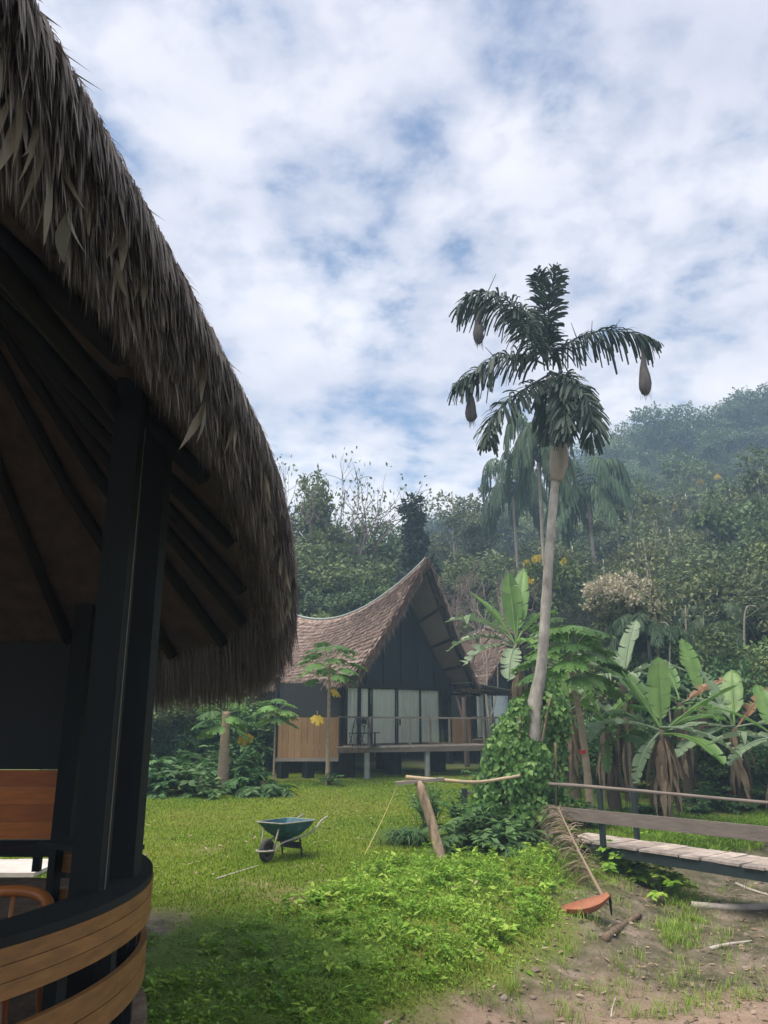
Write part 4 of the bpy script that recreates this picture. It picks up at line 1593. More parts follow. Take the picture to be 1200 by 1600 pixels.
def nest(zx, zy0, zx1, zy1, w, dY, label):
    t0, t1 = Z(zx, zy0, dY), Z(zx1, zy1, dY)
    o = thing('hanging_nest', t1, label, 'nest', 'woven bird nests hanging from the tall palm')
    L = t0[2] - t1[2]
    prof = [(0, .25), (.04, .7), (.12, .98), (.22, 1.0), (.35, .88), (.5, .62), (.65, .42), (.8, .32), (.92, .28), (1, .12)]
    b = B()
    b.tube([(rng.normal(0, .006) + (t0[0] - t1[0]) * f, rng.normal(0, .006), f * L) for f, _ in prof], [r_ * w for _, r_ in prof], 14, wob=0.10)
    b.build('pouch', 'nest', o, True)
    k = 60
    b = B()
    strips(b, np.stack([rng.normal(0, w * .4, k), rng.normal(0, w * .4, k), rng.uniform(0, L * .15, k)], 1), np.stack([rng.normal(0, .15, k), rng.normal(0, .15, k), -np.ones(k)], 1), randdir(k), rng.uniform(.05, .24, k), 0.008, np.zeros(3), [1, 1, 0])
    tag(b.build('loose_fibre', 'nest', o), kind='stuff')


nest(213, 235, 213, 465, .125, .35, 'grey woven pouch nest hanging from the upper left palm frond')
nest(175, 640, 176, 850, .125, -.4, 'grey woven pouch nest hanging lowest, from the middle left palm frond')
nest(1022, 450, 1040, 718, .135, .1, 'grey woven teardrop nest hanging alone from the right palm frond')


def palm_proto(name, h, n, ll, fl, seed, m='far_palm_leaf', lean=0.3):
    t = thing(name, (0, 0, 0), None, None)
    b = B()
    C = bez([(0, 0, -0.3), (lean * .3, 0, h * .4), (lean, 0.1, h)], 14)
    b.tube(C, np.linspace(0.17, 0.11, 14), 8)
    b.build('trunk', 'bark_pale', t, True)
    for i in range(n):
        a = 2 * np.pi * i / n + rng.normal(0, .2)
        e = rng.uniform(-0.2, 1.0)
        d = np.array([math.cos(a), math.sin(a), 0])
        P_ = [np.array([lean, .1, h]), np.array([lean, .1, h]) + d * fl * .35 + np.array([0, 0, fl * (.22 + .3 * e)]),
              np.array([lean, .1, h]) + d * fl * .75 + np.array([0, 0, fl * (.05 + .45 * e)]), np.array([lean, .1, h]) + d * fl * (1.0 - .1 * e) + np.array([0, 0, fl * (-.35 + .5 * e)])]
        b = B()
        frond(b, P_, ll, n=30, plum=.25, hang=.8, width=.09, rach=.03)
        b.build('frond', m, t)
    return t


def put_palm(proto, px, py, Y, s, rz, label, group=None, first=False):
    """crown centre seen at the pixel"""
    o = proto if first else copy_tree(proto)
    p_ = at(px, py, Y)
    z = float(gz(p_[0], p_[1]))
    o.location = (p_[0], p_[1], z)
    h = (p_[2] - z) / (proto['h'])
    o.scale = (s, s, h)
    o.rotation_euler = (0, 0, rz)
    return tag(o, label, 'palm', group)


pp = palm_proto('feather_palm', 9.0, 15, .75, 3.0, 5)
pp['h'] = 9.0
put_palm(pp, 838, 722, 36, .62, .4, 'upright green palm peeking out directly behind the tall palm trunk', 'feather palms behind the cabins', True)
put_palm(pp, 806, 775, 48, .8, 1.9, 'bluish drooping palm standing left behind the tall trunk', 'feather palms behind the cabins')
put_palm(pp, 925, 785, 46, .95, 3.3, 'large drooping palm standing right behind the tall trunk', 'feather palms behind the cabins')
put_palm(pp, 1015, 1000, 26, 0.5, 1.2, 'small young palm among the undergrowth behind the banana plants', 'feather palms behind the cabins')
put_palm(pp, 1120, 985, 29, 0.6, 4.2, 'bushy young palm at far right behind the banana plants', 'feather palms behind the cabins')


# ------------------------------------------------------------------ banana plants
def banana_leaf(base, az, L, W, elev, droop, m, parent, tear=0.35, r0=0.5, roll=0.0):
    n = 30
    tear = min(.75, tear + .14)
    d = np.array([math.cos(az), math.sin(az), 0])
    t = np.linspace(0, 1, n)
    th = elev - droop * t ** 1.4
    st = L / (n - 1)
    C = np.zeros((n, 3))
    C[0] = base
    for i in range(1, n):
        C[i] = C[i - 1] + st * (d * math.cos(th[i]) + np.array([0, 0, math.sin(th[i])]))
    T = unit(np.gradient(C, axis=0))
    S0 = np.array([-math.sin(az), math.cos(az), 0])
    U = unit(np.cross(S0, T))
    U = np.where(U[:, 2:3] < -0.999, -U, U)
    b = B()
    b.tube(C, np.linspace(0.030, 0.006, n), 6, r=0.98)
    a0 = 5
    prof = np.interp((np.arange(n) - a0) / (n - 1 - a0), [0, .06, .2, .5, .8, .93, 1], [0, .5, .85, 1, .74, .38, .01])
    for sg in (-1, 1):
        i = a0
        while i < n - 1:
            ln = n - 1 - i if rng.random() > tear * 2.2 and False else int(rng.integers(2, 3 + int(9 * (1 - tear))))
            j = min(i + ln, n - 1)
            dr = rng.uniform(-0.05, 0.25) + tear * rng.uniform(0, 1.0) ** 2 * 1.9
            rows = []
            for q in range(i, j + 1):
                w = W * 0.5 * prof[q]
                gap = 0.20 * tear
                f = (q - i) / max(1, j - i)
                sh_ = T[q] * (0.5 - f) * gap * 0.9
                v0 = C[q] + U[q] * 0.004
                cr_, sr_ = math.cos(roll), math.sin(roll)
                s_ = S0 * cr_ + U[q] * sr_ * 1.0
                v1 = v0 + sg * s_ * w * 0.5 + U[q] * w * 0.16 + sh_ * 0.3 + T[q] * w * .10
                v2 = v0 + sg * s_ * w * (1 - 0.18 * dr) + U[q] * w * (0.10 - dr * .8) + sh_ + T[q] * w * .28 + np.array([0, 0, -dr * w * .35])
                rows.append([v0, v1, v2])
            rows = np.array(rows)
            b.add(rows.reshape(-1, 3), grid_faces(len(rows), 3), np.clip(r0 + rng.normal(0, .13), 0, 1))
            i = j
    return b.build('leaf', m, parent, True)


def banana(px, py, Y, H, specs, label, skirt=True, lean=(0, 0), stem_r=0.13, nskirt=26):
    p_ = at(px, py, Y)
    z = float(gz(p_[0], p_[1]))
    o = thing('banana_plant', (p_[0], p_[1], z), label, 'banana plant', 'banana plants')
    top = np.array([lean[0], lean[1], H])
    b = B()
    b.tube(bez([(0, 0, -.1), (lean[0] * .4, lean[1] * .4, H * .5), top], 14), np.linspace(stem_r * 1.25, stem_r * .55, 14), 10, wob=.08)
    b.build('stem', 'banana_stem', o, True)
    for (az, L, Wd, el, dr, m, tear, r0) in specs:
        banana_leaf(top + np.array([0, 0, rng.uniform(-.12, .05)]), R(az), L, Wd, R(el), R(dr), m, o, tear, r0)
    if skirt:
        for i in range(nskirt):
            a = rng.uniform(0, 2 * np.pi)
            h0 = H * rng.uniform(.45, 1.0)
            b = B()
            c_ = top * (h0 / H)
            st = c_ + np.array([math.cos(a), math.sin(a), 0]) * stem_r * .9
            ln = min(h0 * .95, rng.uniform(.5, 1.3))
            strips(b, [st], [[math.cos(a) * .35 + rng.normal(0, .12), math.sin(a) * .35 + rng.normal(0, .12), -.85]], [[-math.sin(a), math.cos(a), rng.normal(0, .3)]], ln, rng.uniform(.07, .17), np.array([-math.cos(a) * .3, -math.sin(a) * .3, -.1]), [.3, .8, 1, .7, .9, .45, .15], rng.random(1))
            b.build('dead_leaf', 'banana_dead', o)
    return o


G, D_, X_, RU = 'banana_leaf', 'banana_dull', 'banana_dead', 'banana_rust'
# the plant in front of the second cabin (left of the tall palm)
banana(824, 1215, 22.0, 4.1, [(100, 2.3, .62, 82, 8, G, .1, .5), (60, 2.6, .6, 76, 15, G, .12, .4), (190, 2.4, .6, 50, 78, D_, .35, .6), (170, 2.2, .55, 30, 80, D_, .5, .7),
                              (205, 2.0, .6, 12, 70, D_, .55, .8), (-20, 1.9, .6, 35, 100, D_, .45, .5), (-75, 1.9, .6, 20, 85, G, .3, .7), (-110, 1.8, .6, -8, 70, D_, .35, .8), (140, 2.3, .6, 62, 30, G, .2, .2), (30, 2.1, .6, 60, 70, G, .3, .3)],
       'banana plant with tall leaves in front of the second cabin roof', lean=(-.12, .1), nskirt=26)
# main plant in front, right of the papaya trunk
banana(1042, 1285, 17.3, 1.95, [(150, 2.1, .58, 62, 12, G, .05, .55), (60, 1.75, .56, 80, 8, G, .03, .95), (195, 1.9, .62, 20, 40, D_, .15, .6), (-10, 2.0, .58, 40, 20, G, .12, .25), (20, 1.9, .6, 30, 48, G, .15, .3),
                                (-60, 1.7, .5, 6, 62, G, .2, .5), (-35, 1.8, .5, 2, 55, D_, .4, .7), (110, 2.1, .6, 58, 35, G, .2, .2), (215, 1.5, .4, -25, 50, D_, .2, .4)],
       'big bright banana plant with dead-leaf skirt right behind the footbridge', lean=(.05, 0), nskirt=44)
# pale plants behind it
banana(985, 1215, 20.5, 3.0, [(175, 2.0, .6, 45, 75, D_, .35, .95), (150, 2.0, .6, 60, 85, D_, .3, .85), (40, 2.0, .6, 74, 25, D_, .25, .8), (70, 1.8, .55, 60, 70, D_, .4, .9), (-30, 1.8, .55, 40, 80, D_, .4, .8), (-100, 1.7, .55, 30, 90, D_, .4, .9), (210, 1.8, .5, 20, 80, D_, .4, .75)],
       'tall pale-leaved banana plant behind the big bright one', nskirt=40)
banana(960, 1235, 19.0, 2.0, [(160, 1.8, .5, 70, 30, G, .2, .6), (200, 1.7, .5, 45, 60, G, .3, .4), (20, 1.7, .5, 55, 50, G, .3, .5), (-70, 1.5, .5, 30, 80, G, .35, .6), (-120, 1.6, .45, 10, 60, D_, .4, .5), (250, 1.2, .3, -60, 25, G, .1, .6)],
       'leaning banana plant between the papaya trunk and the big bright one', nskirt=40, lean=(-.1, 0))
banana(1158, 1225, 19.5, 1.9, [(60, 1.6, .55, 66, 12, G, .05, .9), (125, 1.7, .55, 70, 18, D_, .3, .6), (20, 1.7, .5, 45, 12, RU, .5, .5), (190, 1.9, .55, 12, 32, D_, .25, .8), (200, 2.1, .6, -2, 45, D_, .2, .7), (-15, 1.9, .55, 14, 40, D_, .3, .7), (-70, 1.6, .55, 0, 55, D_, .35, .6), (170, 1.6, .5, 35, 45, G, .3, .4), (0, 1.6, .5, -8, 50, G, .3, .5)],
       'banana plant with shaggy short stem at far right', nskirt=40)
banana(1075, 1225, 20.5, 2.5, [(25, 2.0, .55, 32, 22, RU, .35, .6), (8, 1.6, .5, 10, 60, G, .3, .3), (90, 1.8, .5, 60, 40, G, .2, .3), (170, 1.6, .5, 30, 60, G, .3, .3), (-60, 1.6, .5, 20, 80, D_, .4, .4)],
       'banana plant carrying one rust-brown withered leaf', nskirt=24)
banana(1225, 1235, 18.5, 1.7, [(180, 1.9, .55, 20, 60, D_, .3, .7), (160, 1.8, .5, 45, 45, G, .2, .5), (200, 1.7, .5, 0, 50, D_, .3, .6), (90, 1.5, .5, 70, 20, G, .1, .7), (-90, 1.5, .5, 10, 60, G, .3, .5)],
       'banana plant cut off by the right edge of the view', nskirt=10)


banana(1110, 1215, 21.5, 2.4, [(100, 2.0, .6, 75, 15, G, .1, .8), (160, 2.0, .55, 50, 55, D_, .3, .7), (200, 1.9, .55, 25, 60, D_, .4, .6), (20, 1.9, .55, 50, 60, D_, .3, .8), (-40, 1.8, .5, 20, 60, G, .3, .7), (-100, 1.8, .5, 15, 70, G, .3, .6)],
       'leafy banana plant standing between the withered leaf and the far right plant', nskirt=14)
banana(898, 1225, 21.0, 2.3, [(95, 1.9, .55, 72, 25, G, .2, .7), (170, 1.7, .5, 40, 70, G, .3, .6), (10, 1.8, .5, 45, 60, G, .3, .7), (-60, 1.6, .5, 25, 70, D_, .4, .7), (-120, 1.6, .5, 20, 70, G, .3, .8)],
       'banana plant half hidden directly behind the papaya trunk', nskirt=30)


# ------------------------------------------------------------------ papayas
def papaya_leaf(b, P, az, el, pet, size, r):
    d = np.array([math.cos(az) * math.cos(el), math.sin(az) * math.cos(el), math.sin(el)])
    e = P + d * pet
    b.tube(bez([P, P + d * pet * .5 + np.array([0, 0, .03]), e], 5), [.014, .010, .009, .008, .007], 4, r=.85)
    fwd = unit(np.array([d[0], d[1], d[2] * .3 - .35]))
    nrm = unit(np.array([d[0] * .35, d[1] * .35, 1.0]))
    sd = unit(np.cross(nrm, fwd))
    nrm = np.cross(fwd, sd)
    angs = np.array([-130, -85, -45, 0, 45, 85, 130])
    for a in angs:
        dd = fwd * math.cos(R(a)) + sd * math.sin(R(a))
        L = size * (1.0 if abs(a) < 50 else .8 if abs(a) < 100 else .55) * rng.uniform(.9, 1.1)
        s2 = np.cross(nrm, dd)
        bend = np.array([0, 0, -.25])
        strips(b, [e], [dd], [s2], L, L * .42, bend, [.12, .55, .95, .6, 0], [np.clip(r + rng.normal(0, .08), 0, 1)])
        for q, sgn in ((.45, 1), (.45, -1), (.68, 1), (.68, -1)):
            strips(b, [e + dd * L * q + bend * L * q * q], [dd * .7 + sgn * s2 * .75 + bend * q], [s2 * .7 - sgn * dd * .6], L * .38, L * .17, bend, [.6, 1, 0], [np.clip(r + rng.normal(0, .08), 0, 1)])


def papaya(px, py, Y, H, n, size, label, rad=.09, lean=(0, 0), m='papaya_leaf', elr=(-25, 70), pet=.6, spots=()):
    p_ = at(px, py, Y)
    z = float(gz(p_[0], p_[1]))
    o = thing('papaya_tree', (p_[0], p_[1], z), label, 'papaya tree', 'papaya trees')
    top = np.array([lean[0], lean[1], H])
    b = B()
    b.tube(bez([(0, 0, -.1), (lean[0] * .3, lean[1] * .3, H * .5), top], 24), np.linspace(rad * 1.1, rad * .6, 24) * (1 + .05 * np.sin(np.arange(24) * 2.4)), 10, wob=.1)
    b.build('trunk', 'papaya_bark', o, True)
    for i in range(n):
        b = B()
        f = i / n
        el = R(elr[0] + (elr[1] - elr[0]) * f)
        papaya_leaf(b, top - np.array([0, 0, (1 - f) * .28]), i * 2.4 + rng.normal(0, .2), el, pet * rng.uniform(.8, 1.15), size * rng.uniform(.8, 1.15), rng.random())
        b.build('leaf', m, o)
    for (dx, dy, dz, s) in spots:
        b = B()
        papaya_leaf(b, np.array([dx, dy, dz]), rng.uniform(0, 6), R(-60), .2, s, rng.random())
        b.build('leaf', 'yellow_leaf', o)
    return o


p1 = papaya(921, 1215, 17.5, 3.55, 26, .52, 'papaya tree with slim bare trunk and a small red mark in front of the bananas', rad=.085, lean=(-.28, 0), pet=.85)
b = B()
b.tube([(-.098, 0, 1.44), (-.107, 0, 1.52)], .086, 12)
mk_ = b.build('paint_mark', 'red_paint', p1)
tag(mk_, 'small red painted band')
papaya(512, 1206, 25.0, 3.7, 20, .45, 'young papaya tree with layered leaves in front of the cabin side gallery', rad=.07, pet=.75, elr=(-20, 60), spots=((-.35, -.2, 2.2, .28), (.1, -.3, 3.0, .25)))
papaya(347, 1242, 23.2, 2.1, 12, .42, 'stout papaya tree with pale thick trunk under the hut eave', rad=.17, pet=.55, elr=(-30, 40), spots=((.65, -.2, 1.6, .3),))
papaya(428, 1200, 25.5, 2.2, 11, .4, 'small leafy papaya sapling beside the tan gallery wall', rad=.035, pet=.5, elr=(-10, 60))
papaya(985, 1205, 18.6, 2.0, 9, .4, 'papaya sapling with broad light leaves among the banana stems', rad=.04, pet=.5)


# ------------------------------------------------------------------ forest trees
def tree_proto(name, h, cr, ch, nclump, nleaf, leaf, m, bark='bark_pale', flat=0.7, sparse=0.0, rad=0.2, extra=None, top=0.0):
    """crown: clumps of leaf-sized faces held by limbs; h total height, cr crown radius, ch crown height"""
    t = thing(name, (0, 0, 0), None, None)
    tr, cw_ = B(), B()
    cz = h - ch / 2
    lean = rng.normal(0, .4, 2)
    axis_ = bez([(0, 0, -.5), (lean[0] * .3, lean[1] * .3, h * .35), (lean[0], lean[1], cz), (lean[0] * 1.1, lean[1] * 1.1, h - ch * .12)], 18)
    tr.tube(axis_, np.linspace(rad, rad * .25, 18), 7, wob=.1)
    for i in range(nclump):
        d = randdir(1)[0]
        rr = rng.random() ** .45
        c = np.array([lean[0] + d[0] * cr * rr * (1 - top * max(0, d[2])), lean[1] + d[1] * cr * rr * (1 - top * max(0, d[2])), cz + d[2] * ch / 2 * rr])
        i0 = min(17, max(6, int(np.interp(c[2] - .25 * ch, axis_[:, 2], np.arange(18)))))
        a = axis_[i0]
        md = a * .5 + c * .5 + np.array([0, 0, -.08 * np.linalg.norm(c - a)])
        tr.tube(bez([a, md, c], 6), np.linspace(rad * .28, .02, 6), 5)
        cs = cr * rng.uniform(.22, .46)
        k = int(nleaf * rng.uniform(.6, 1.4))
        q = randdir(k, -.55)
        rs = rng.random(k) ** .33
        P = c + q * (rs * cs)[:, None] * np.array([1, 1, flat])
        P = P + .25 * cs * np.stack([np.sin(P[:, 1] * 3 + i), np.sin(P[:, 2] * 3.3), np.sin(P[:, 0] * 2.7 + i)], 1) * .6
        N = unit(q * .6 + np.array([0, 0, .7]) + rng.normal(0, .45, (k, 3)))
        D = unit(np.cross(N, rng.normal(0, 1, (k, 3))) + np.array([0, 0, -.25]))
        leaves(cw_, P, D, N, leaf * rng.uniform(.6, 1.4, k), leaf * rng.uniform(.35, .7, k), r=np.clip(rng.normal(.45 + .2 * rng.normal(), .22, k), 0, 1))
        # a few twigs leaving the clump so that its outline is uneven
        kk = 14
        q2 = randdir(kk, -.2)
        for e_ in range(kk):
            L_ = cs * rng.uniform(.9, 1.35)
            P2 = c + q2[e_] * L_ * np.linspace(.6, 1, 9)[:, None] * np.array([1, 1, flat]) + rng.normal(0, .06, (9, 3)) * leaf * 3
            leaves(cw_, P2, q2[e_] + rng.normal(0, .5, (9, 3)), rng.normal(0, .5, (9, 3)) + np.array([0, 0, 1]), leaf * rng.uniform(.6, 1.3, 9), leaf * .5, r=rng.random(9))
    tr.build('trunk', bark, t, True)
    cw_.build('crown', m, t)
    if extra:
        extra(t, cz, cr, ch)
    t['h'] = h
    return t


def flowers(m, n, size):
    def f(t, cz, cr, ch):
        b = B()
        for i in range(n):
            d = randdir(1, .0)[0]
            c = np.array([d[0] * cr, d[1] * cr, cz + d[2] * ch / 2])
            k = 120
            q = randdir(k, -.2)
            leaves(b, c + q * size * rng.random(k)[:, None] ** .4, q + rng.normal(0, .4, (k, 3)), q + np.array([0, 0, .5]), size * .4, size * .3)
        b.build('blossom', m, t)
    return f


T_dark = [tree_proto('forest_tree', 13, 4.2, 8.5, 28, 420, .31, 'forest_dark'), tree_proto('forest_tree', 14, 3.6, 10, 28, 400, .30, 'forest_dark', flat=.6)]
T_mid = [tree_proto('forest_tree', 12, 4.4, 7.5, 30, 420, .30, 'forest_mid'), tree_proto('forest_tree', 11, 3.4, 8.0, 24, 400, .28, 'forest_mid', flat=.55),
         tree_proto('forest_tree', 13, 3.8, 9, 24, 380, .29, 'forest_mid', flat=.8)]
T_pale = [tree_proto('forest_tree', 13, 3.2, 8.5, 22, 260, .24, 'forest_pale', flat=.55, rad=.16), tree_proto('forest_tree', 14, 2.6, 9.5, 20, 240, .24, 'forest_pale', flat=.5, rad=.15)]
T_umb = tree_proto('umbrella_tree', 15, 6.0, 4.5, 26, 260, .42, 'forest_dark', flat=.45, rad=.3)
T_big = tree_proto('understory_tree', 5.0, 2.3, 4.0, 22, 330, .20, 'forest_mid', rad=.08)
T_bush = tree_proto('understory_tree', 3.6, 2.2, 3.2, 18, 240, .22, 'shrub_leaf', rad=.06)
used = set()
trees = []


def put_tree(proto, x, y, s, sz, label, group, name=None):
    if proto.name in used:
        o = copy_tree(proto, kids=KIDS)
    else:
        o = proto
        used.add(proto.name)
    o.location = (x, y, float(gz(x, y)) - .1)
    o.rotation_euler = (0, 0, rng.uniform(0, 6.28))
    o.scale = (s, s, sz)
    tag(o, label, 'tree', group)
    trees.append(o)
    return o


KIDS = {}
for c_ in bpy.data.objects:
    if c_.parent:
        KIDS.setdefault(c_.parent.name, []).append(c_)


def top_tree(proto, px, py, Y, s, label, group=None):
    """tree whose top is seen at the pixel"""
    p_ = at(px, py, Y)
    z = float(gz(p_[0], p_[1]))
    return put_tree(proto, p_[0], p_[1], s, (p_[2] - z) / proto['h'], label, group)


LB, GBK = 'dense green forest tree in the wood directly behind the cabins', 'forest trees behind the cabins'
for px, py, Y, s, pr in ((470, 830, 40, 1.0, T_mid[0]), (520, 838, 43, 1.0, T_mid[1]), (565, 822, 45, 1.1, T_dark[0]), (610, 835, 47, 1.0, T_mid[2]), (645, 855, 50, .9, T_dark[1]),
                         (440, 800, 44, 1.0, T_dark[0]), (400, 850, 40, 1.1, T_dark[1]), (350, 900, 38, 1.0, T_mid[0]), (300, 930, 38, 1.0, T_dark[0]), (250, 900, 39, 1.0, T_dark[1]),
                         (490, 905, 37, .8, T_mid[1]), (545, 900, 38.5, .8, T_dark[0]), (590, 890, 40, .8, T_mid[0]), (630, 900, 41, .8, T_mid[2]), (700, 880, 45, .8, T_mid[0]), (670, 895, 48, .8, T_dark[1]),
                         (760, 870, 44, .8, T_dark[0]), (800, 850, 52, .9, T_mid[1]), (745, 850, 56, .9, T_mid[2])):
    top_tree(pr, px, py, Y, s, LB, GBK)
LR, GRI = 'slender olive-green forest tree on the slope behind the banana plants', 'slender trees behind the bananas'
for px, py, Y, s, pr in ((900, 820, 42, .8, T_pale[0]), (950, 790, 46, .9, T_pale[1]), (985, 815, 42, .85, T_pale[0]), (1020, 770, 48, .9, T_pale[1]), (1055, 800, 44, .8, T_pale[0]), (1095, 770, 46, .95, T_mid[1]), (1140, 740, 48, 1.0, T_pale[0]),
                         (1180, 720, 46, .9, T_mid[2]), (1215, 760, 40, 1.0, T_dark[1]), (1110, 850, 36, .8, T_dark[0]), (1165, 850, 34, .8, T_mid[1]), (1060, 870, 38, .7, T_dark[1]), (1005, 860, 38, .6, T_pale[1]), (930, 850, 39, .7, T_pale[0]),
                         (870, 850, 44, .8, T_mid[0]), (1230, 830, 32, .8, T_mid[0]), (1190, 900, 29, .6, T_dark[0]), (840, 830, 56, .9, T_mid[1]), (1075, 740, 56, .9, T_pale[0]), (985, 760, 60, .9, T_mid[2])):
    top_tree(pr, px, py, Y, s, LR, GRI)
# hillside: rows of trees climbing away
LH, GH = 'hazy tree in the forest covering the hillside', 'hillside forest trees'
nh = 0
for y0 in np.arange(58, 122, 6.0):
    x0 = -0.36 * y0 - 4
    while x0 < 0.60 * y0 + 8 and nh < 280:
        x, y = x0 + rng.uniform(-1.5, 1.5), y0 + rng.uniform(-2.5, 2.5)
        pr = (T_dark + T_mid + T_pale + [T_mid[0]])[int(rng.integers(0, 8))]
        if y0 > 100 and rng.random() < .2:
            pr = T_umb
        s = rng.uniform(.75, 1.25)
        # left of the cabins the wood is lower and the sky begins sooner
        if x / y > -0.02 or y < 75:
            if not (x / y < 0.055 and y > 62):
                put_tree(pr, x, y, s, s * rng.uniform(.75, 1.1), LH, GH)
                nh += 1
        x0 += rng.uniform(4.5, 7.5)
for px, py, Y, s, l_ in ((975, 672, 112, 1.0, 'umbrella-crowned tree standing alone at the left end of the hazy ridge line'), (1080, 660, 116, .8, 'umbrella-crowned tree half way up the hazy ridge line'), (1160, 622, 118, .9, 'umbrella-crowned tree highest on the hazy ridge line at right')):
    top_tree(T_umb, px, py, Y, s, l_, 'umbrella trees on the ridge')
# understory in front of the forest
GU = 'bushy trees at the forest edge'
for px, Y, s, pr, py in ((240, 31, 1.0, T_bush, 1085), (275, 30, .9, T_big, 1075), (310, 30.5, 1.0, T_bush, 1090), (345, 31, 1.0, T_big, 1070), (390, 31, 1.0, T_bush, 1085), (425, 32, 1.0, T_big, 1060), (455, 36, 1.0, T_big, 1000), (220, 29, 1.0, T_big, 1080),
                         (905, 28, .8, T_big, 1000), (945, 27, .8, T_bush, 1035), (1000, 28, 1.0, T_big, 970), (1045, 27, 1.0, T_big, 955), (1090, 25, .9, T_bush, 1010), (1130, 26, .9, T_big, 985), (1175, 24, .9, T_bush, 1020), (1215, 23, .9, T_big, 1000),
                         (908, 25, .6, T_bush, 1100), (930, 23.5, .7, T_bush, 1110), (1085, 22.5, .6, T_bush, 1120), (1130, 21.5, .55, T_bush, 1165), (1195, 21, .6, T_bush, 1135), (1010, 23, .7, T_bush, 1110), (780, 42, 1.0, T_big, 930), (735, 42, 1.0, T_big, 950)):
    top_tree(pr, px, py, Y, s, 'leafy undergrowth bush at the edge of the forest', GU)
# one-off trees
t = tree_proto('creeper_tree', 14, 2.2, 9, 30, 170, .30, 'forest_mid', flat=1.0, top=.8, rad=.2)
top_tree(t, 487, 742, 43, .9, 'pointed tree draped in pale green creepers left of the bare tree')
t = tree_proto('conical_tree', 15, 1.7, 13.0, 70, 110, .30, 'forest_dark', flat=1.2, top=.85, rad=.2)
t['h'] = 15
for c_ in bpy.data.objects:
    if c_.parent == t and c_.name.startswith('crown'):
        c_.data.materials[0] = MATS['creeper_dark']
top_tree(t, 666, 772, 38.5, .8, 'narrow dark blue-green tree smothered in creepers rising behind the cabin peak')
t = tree_proto('flowering_tree', 6.5, 1.6, 2.4, 14, 120, .24, 'forest_pale', rad=.07, extra=flowers('cream_flower', 18, .34))
top_tree(t, 965, 905, 27, .85, 'small tree topped with cream-coloured flower heads above the papaya')
t = tree_proto('flowering_tree', 8, 1.8, 3.0, 14, 150, .26, 'forest_mid', rad=.08, extra=flowers('yellow_flower', 7, .22))
top_tree(t, 848, 868, 36, .9, 'tree with bright yellow blossoms just left of the tall palm trunk')
t = tree_proto('flowering_tree', 11, 3.0, 6, 18, 200, .34, 'forest_mid', extra=flowers('yellow_flower', 4, .3))
top_tree(t, 1100, 745, 70, 1.0, 'yellow-tinged tree high on the green slope')


def bare_tree(name, h, spread, depth, seed, m='twig_pink', rad=.16, leafy=0, lm='forest_dark'):
    rs = np.random.default_rng(seed)
    t = thing(name, (0, 0, 0), None, None)
    tr, tw, lf = B(), B(), B()

    def grow(p, d, L, r, lev):
        q = p + d * L * .5 + rs.normal(0, .05, 3) * L
        e = p + d * L + rs.normal(0, .06, 3) * L
        (tr if lev < 2 else tw).tube(bez([p, q, e], 5), np.linspace(r, r * .62, 5), 6 if lev < 2 else 4, caps=False)
        if lev >= depth:
            if leafy:
                kk = leafy
                leaves(lf, e + rs.normal(0, .25, (kk, 3)), rs.normal(0, 1, (kk, 3)), rs.normal(0, 1, (kk, 3)) + np.array([0, 0, .6]), .22, .12)
            return
        for _ in range(int(rs.integers(2, 5 if lev > 0 else 5))):
            nd = unit(d + rs.normal(0, spread, 3) + np.array([0, 0, .12]))
            f = rs.uniform(.45, 1.0)
            grow(p + (e - p) * f, nd, L * rs.uniform(.58, .82), r * .6, lev + 1)

    grow(np.array([0, 0, -.3]), np.array([0, 0, 1.0]), h * .38, rad, 0)
    tr.build('trunk', m, t, True)
    tag(tw.build('twigs', m, t), kind='stuff')
    if leafy:
        lf.build('crown', lm, t)
    t['h'] = max(float(v_[:, 2].max()) for v_ in tw.v)
    return t


t = bare_tree('bare_tree', 13, .55, 5, 4, leafy=2)
top_tree(t, 528, 700, 41, 1.0, 'nearly leafless grey tree with fine branches against the sky at left')
t = bare_tree('bare_tree', 13, .5, 5, 8, leafy=3)
top_tree(t, 455, 725, 46, 1.0, 'sparse bare tree half hidden behind the thatched hut eave')
t = bare_tree('bare_tree', 6, .75, 6, 15, rad=.09)
top_tree(t, 722, 862, 34, 1.35, 'round pinkish-grey leafless bush behind the cabin roof')
t = bare_tree('bare_tree', 8, .42, 4, 21, m='bark_pale', rad=.07)
top_tree(t, 760, 885, 33, .8, 'thin pale dead sapling behind the banana plant')
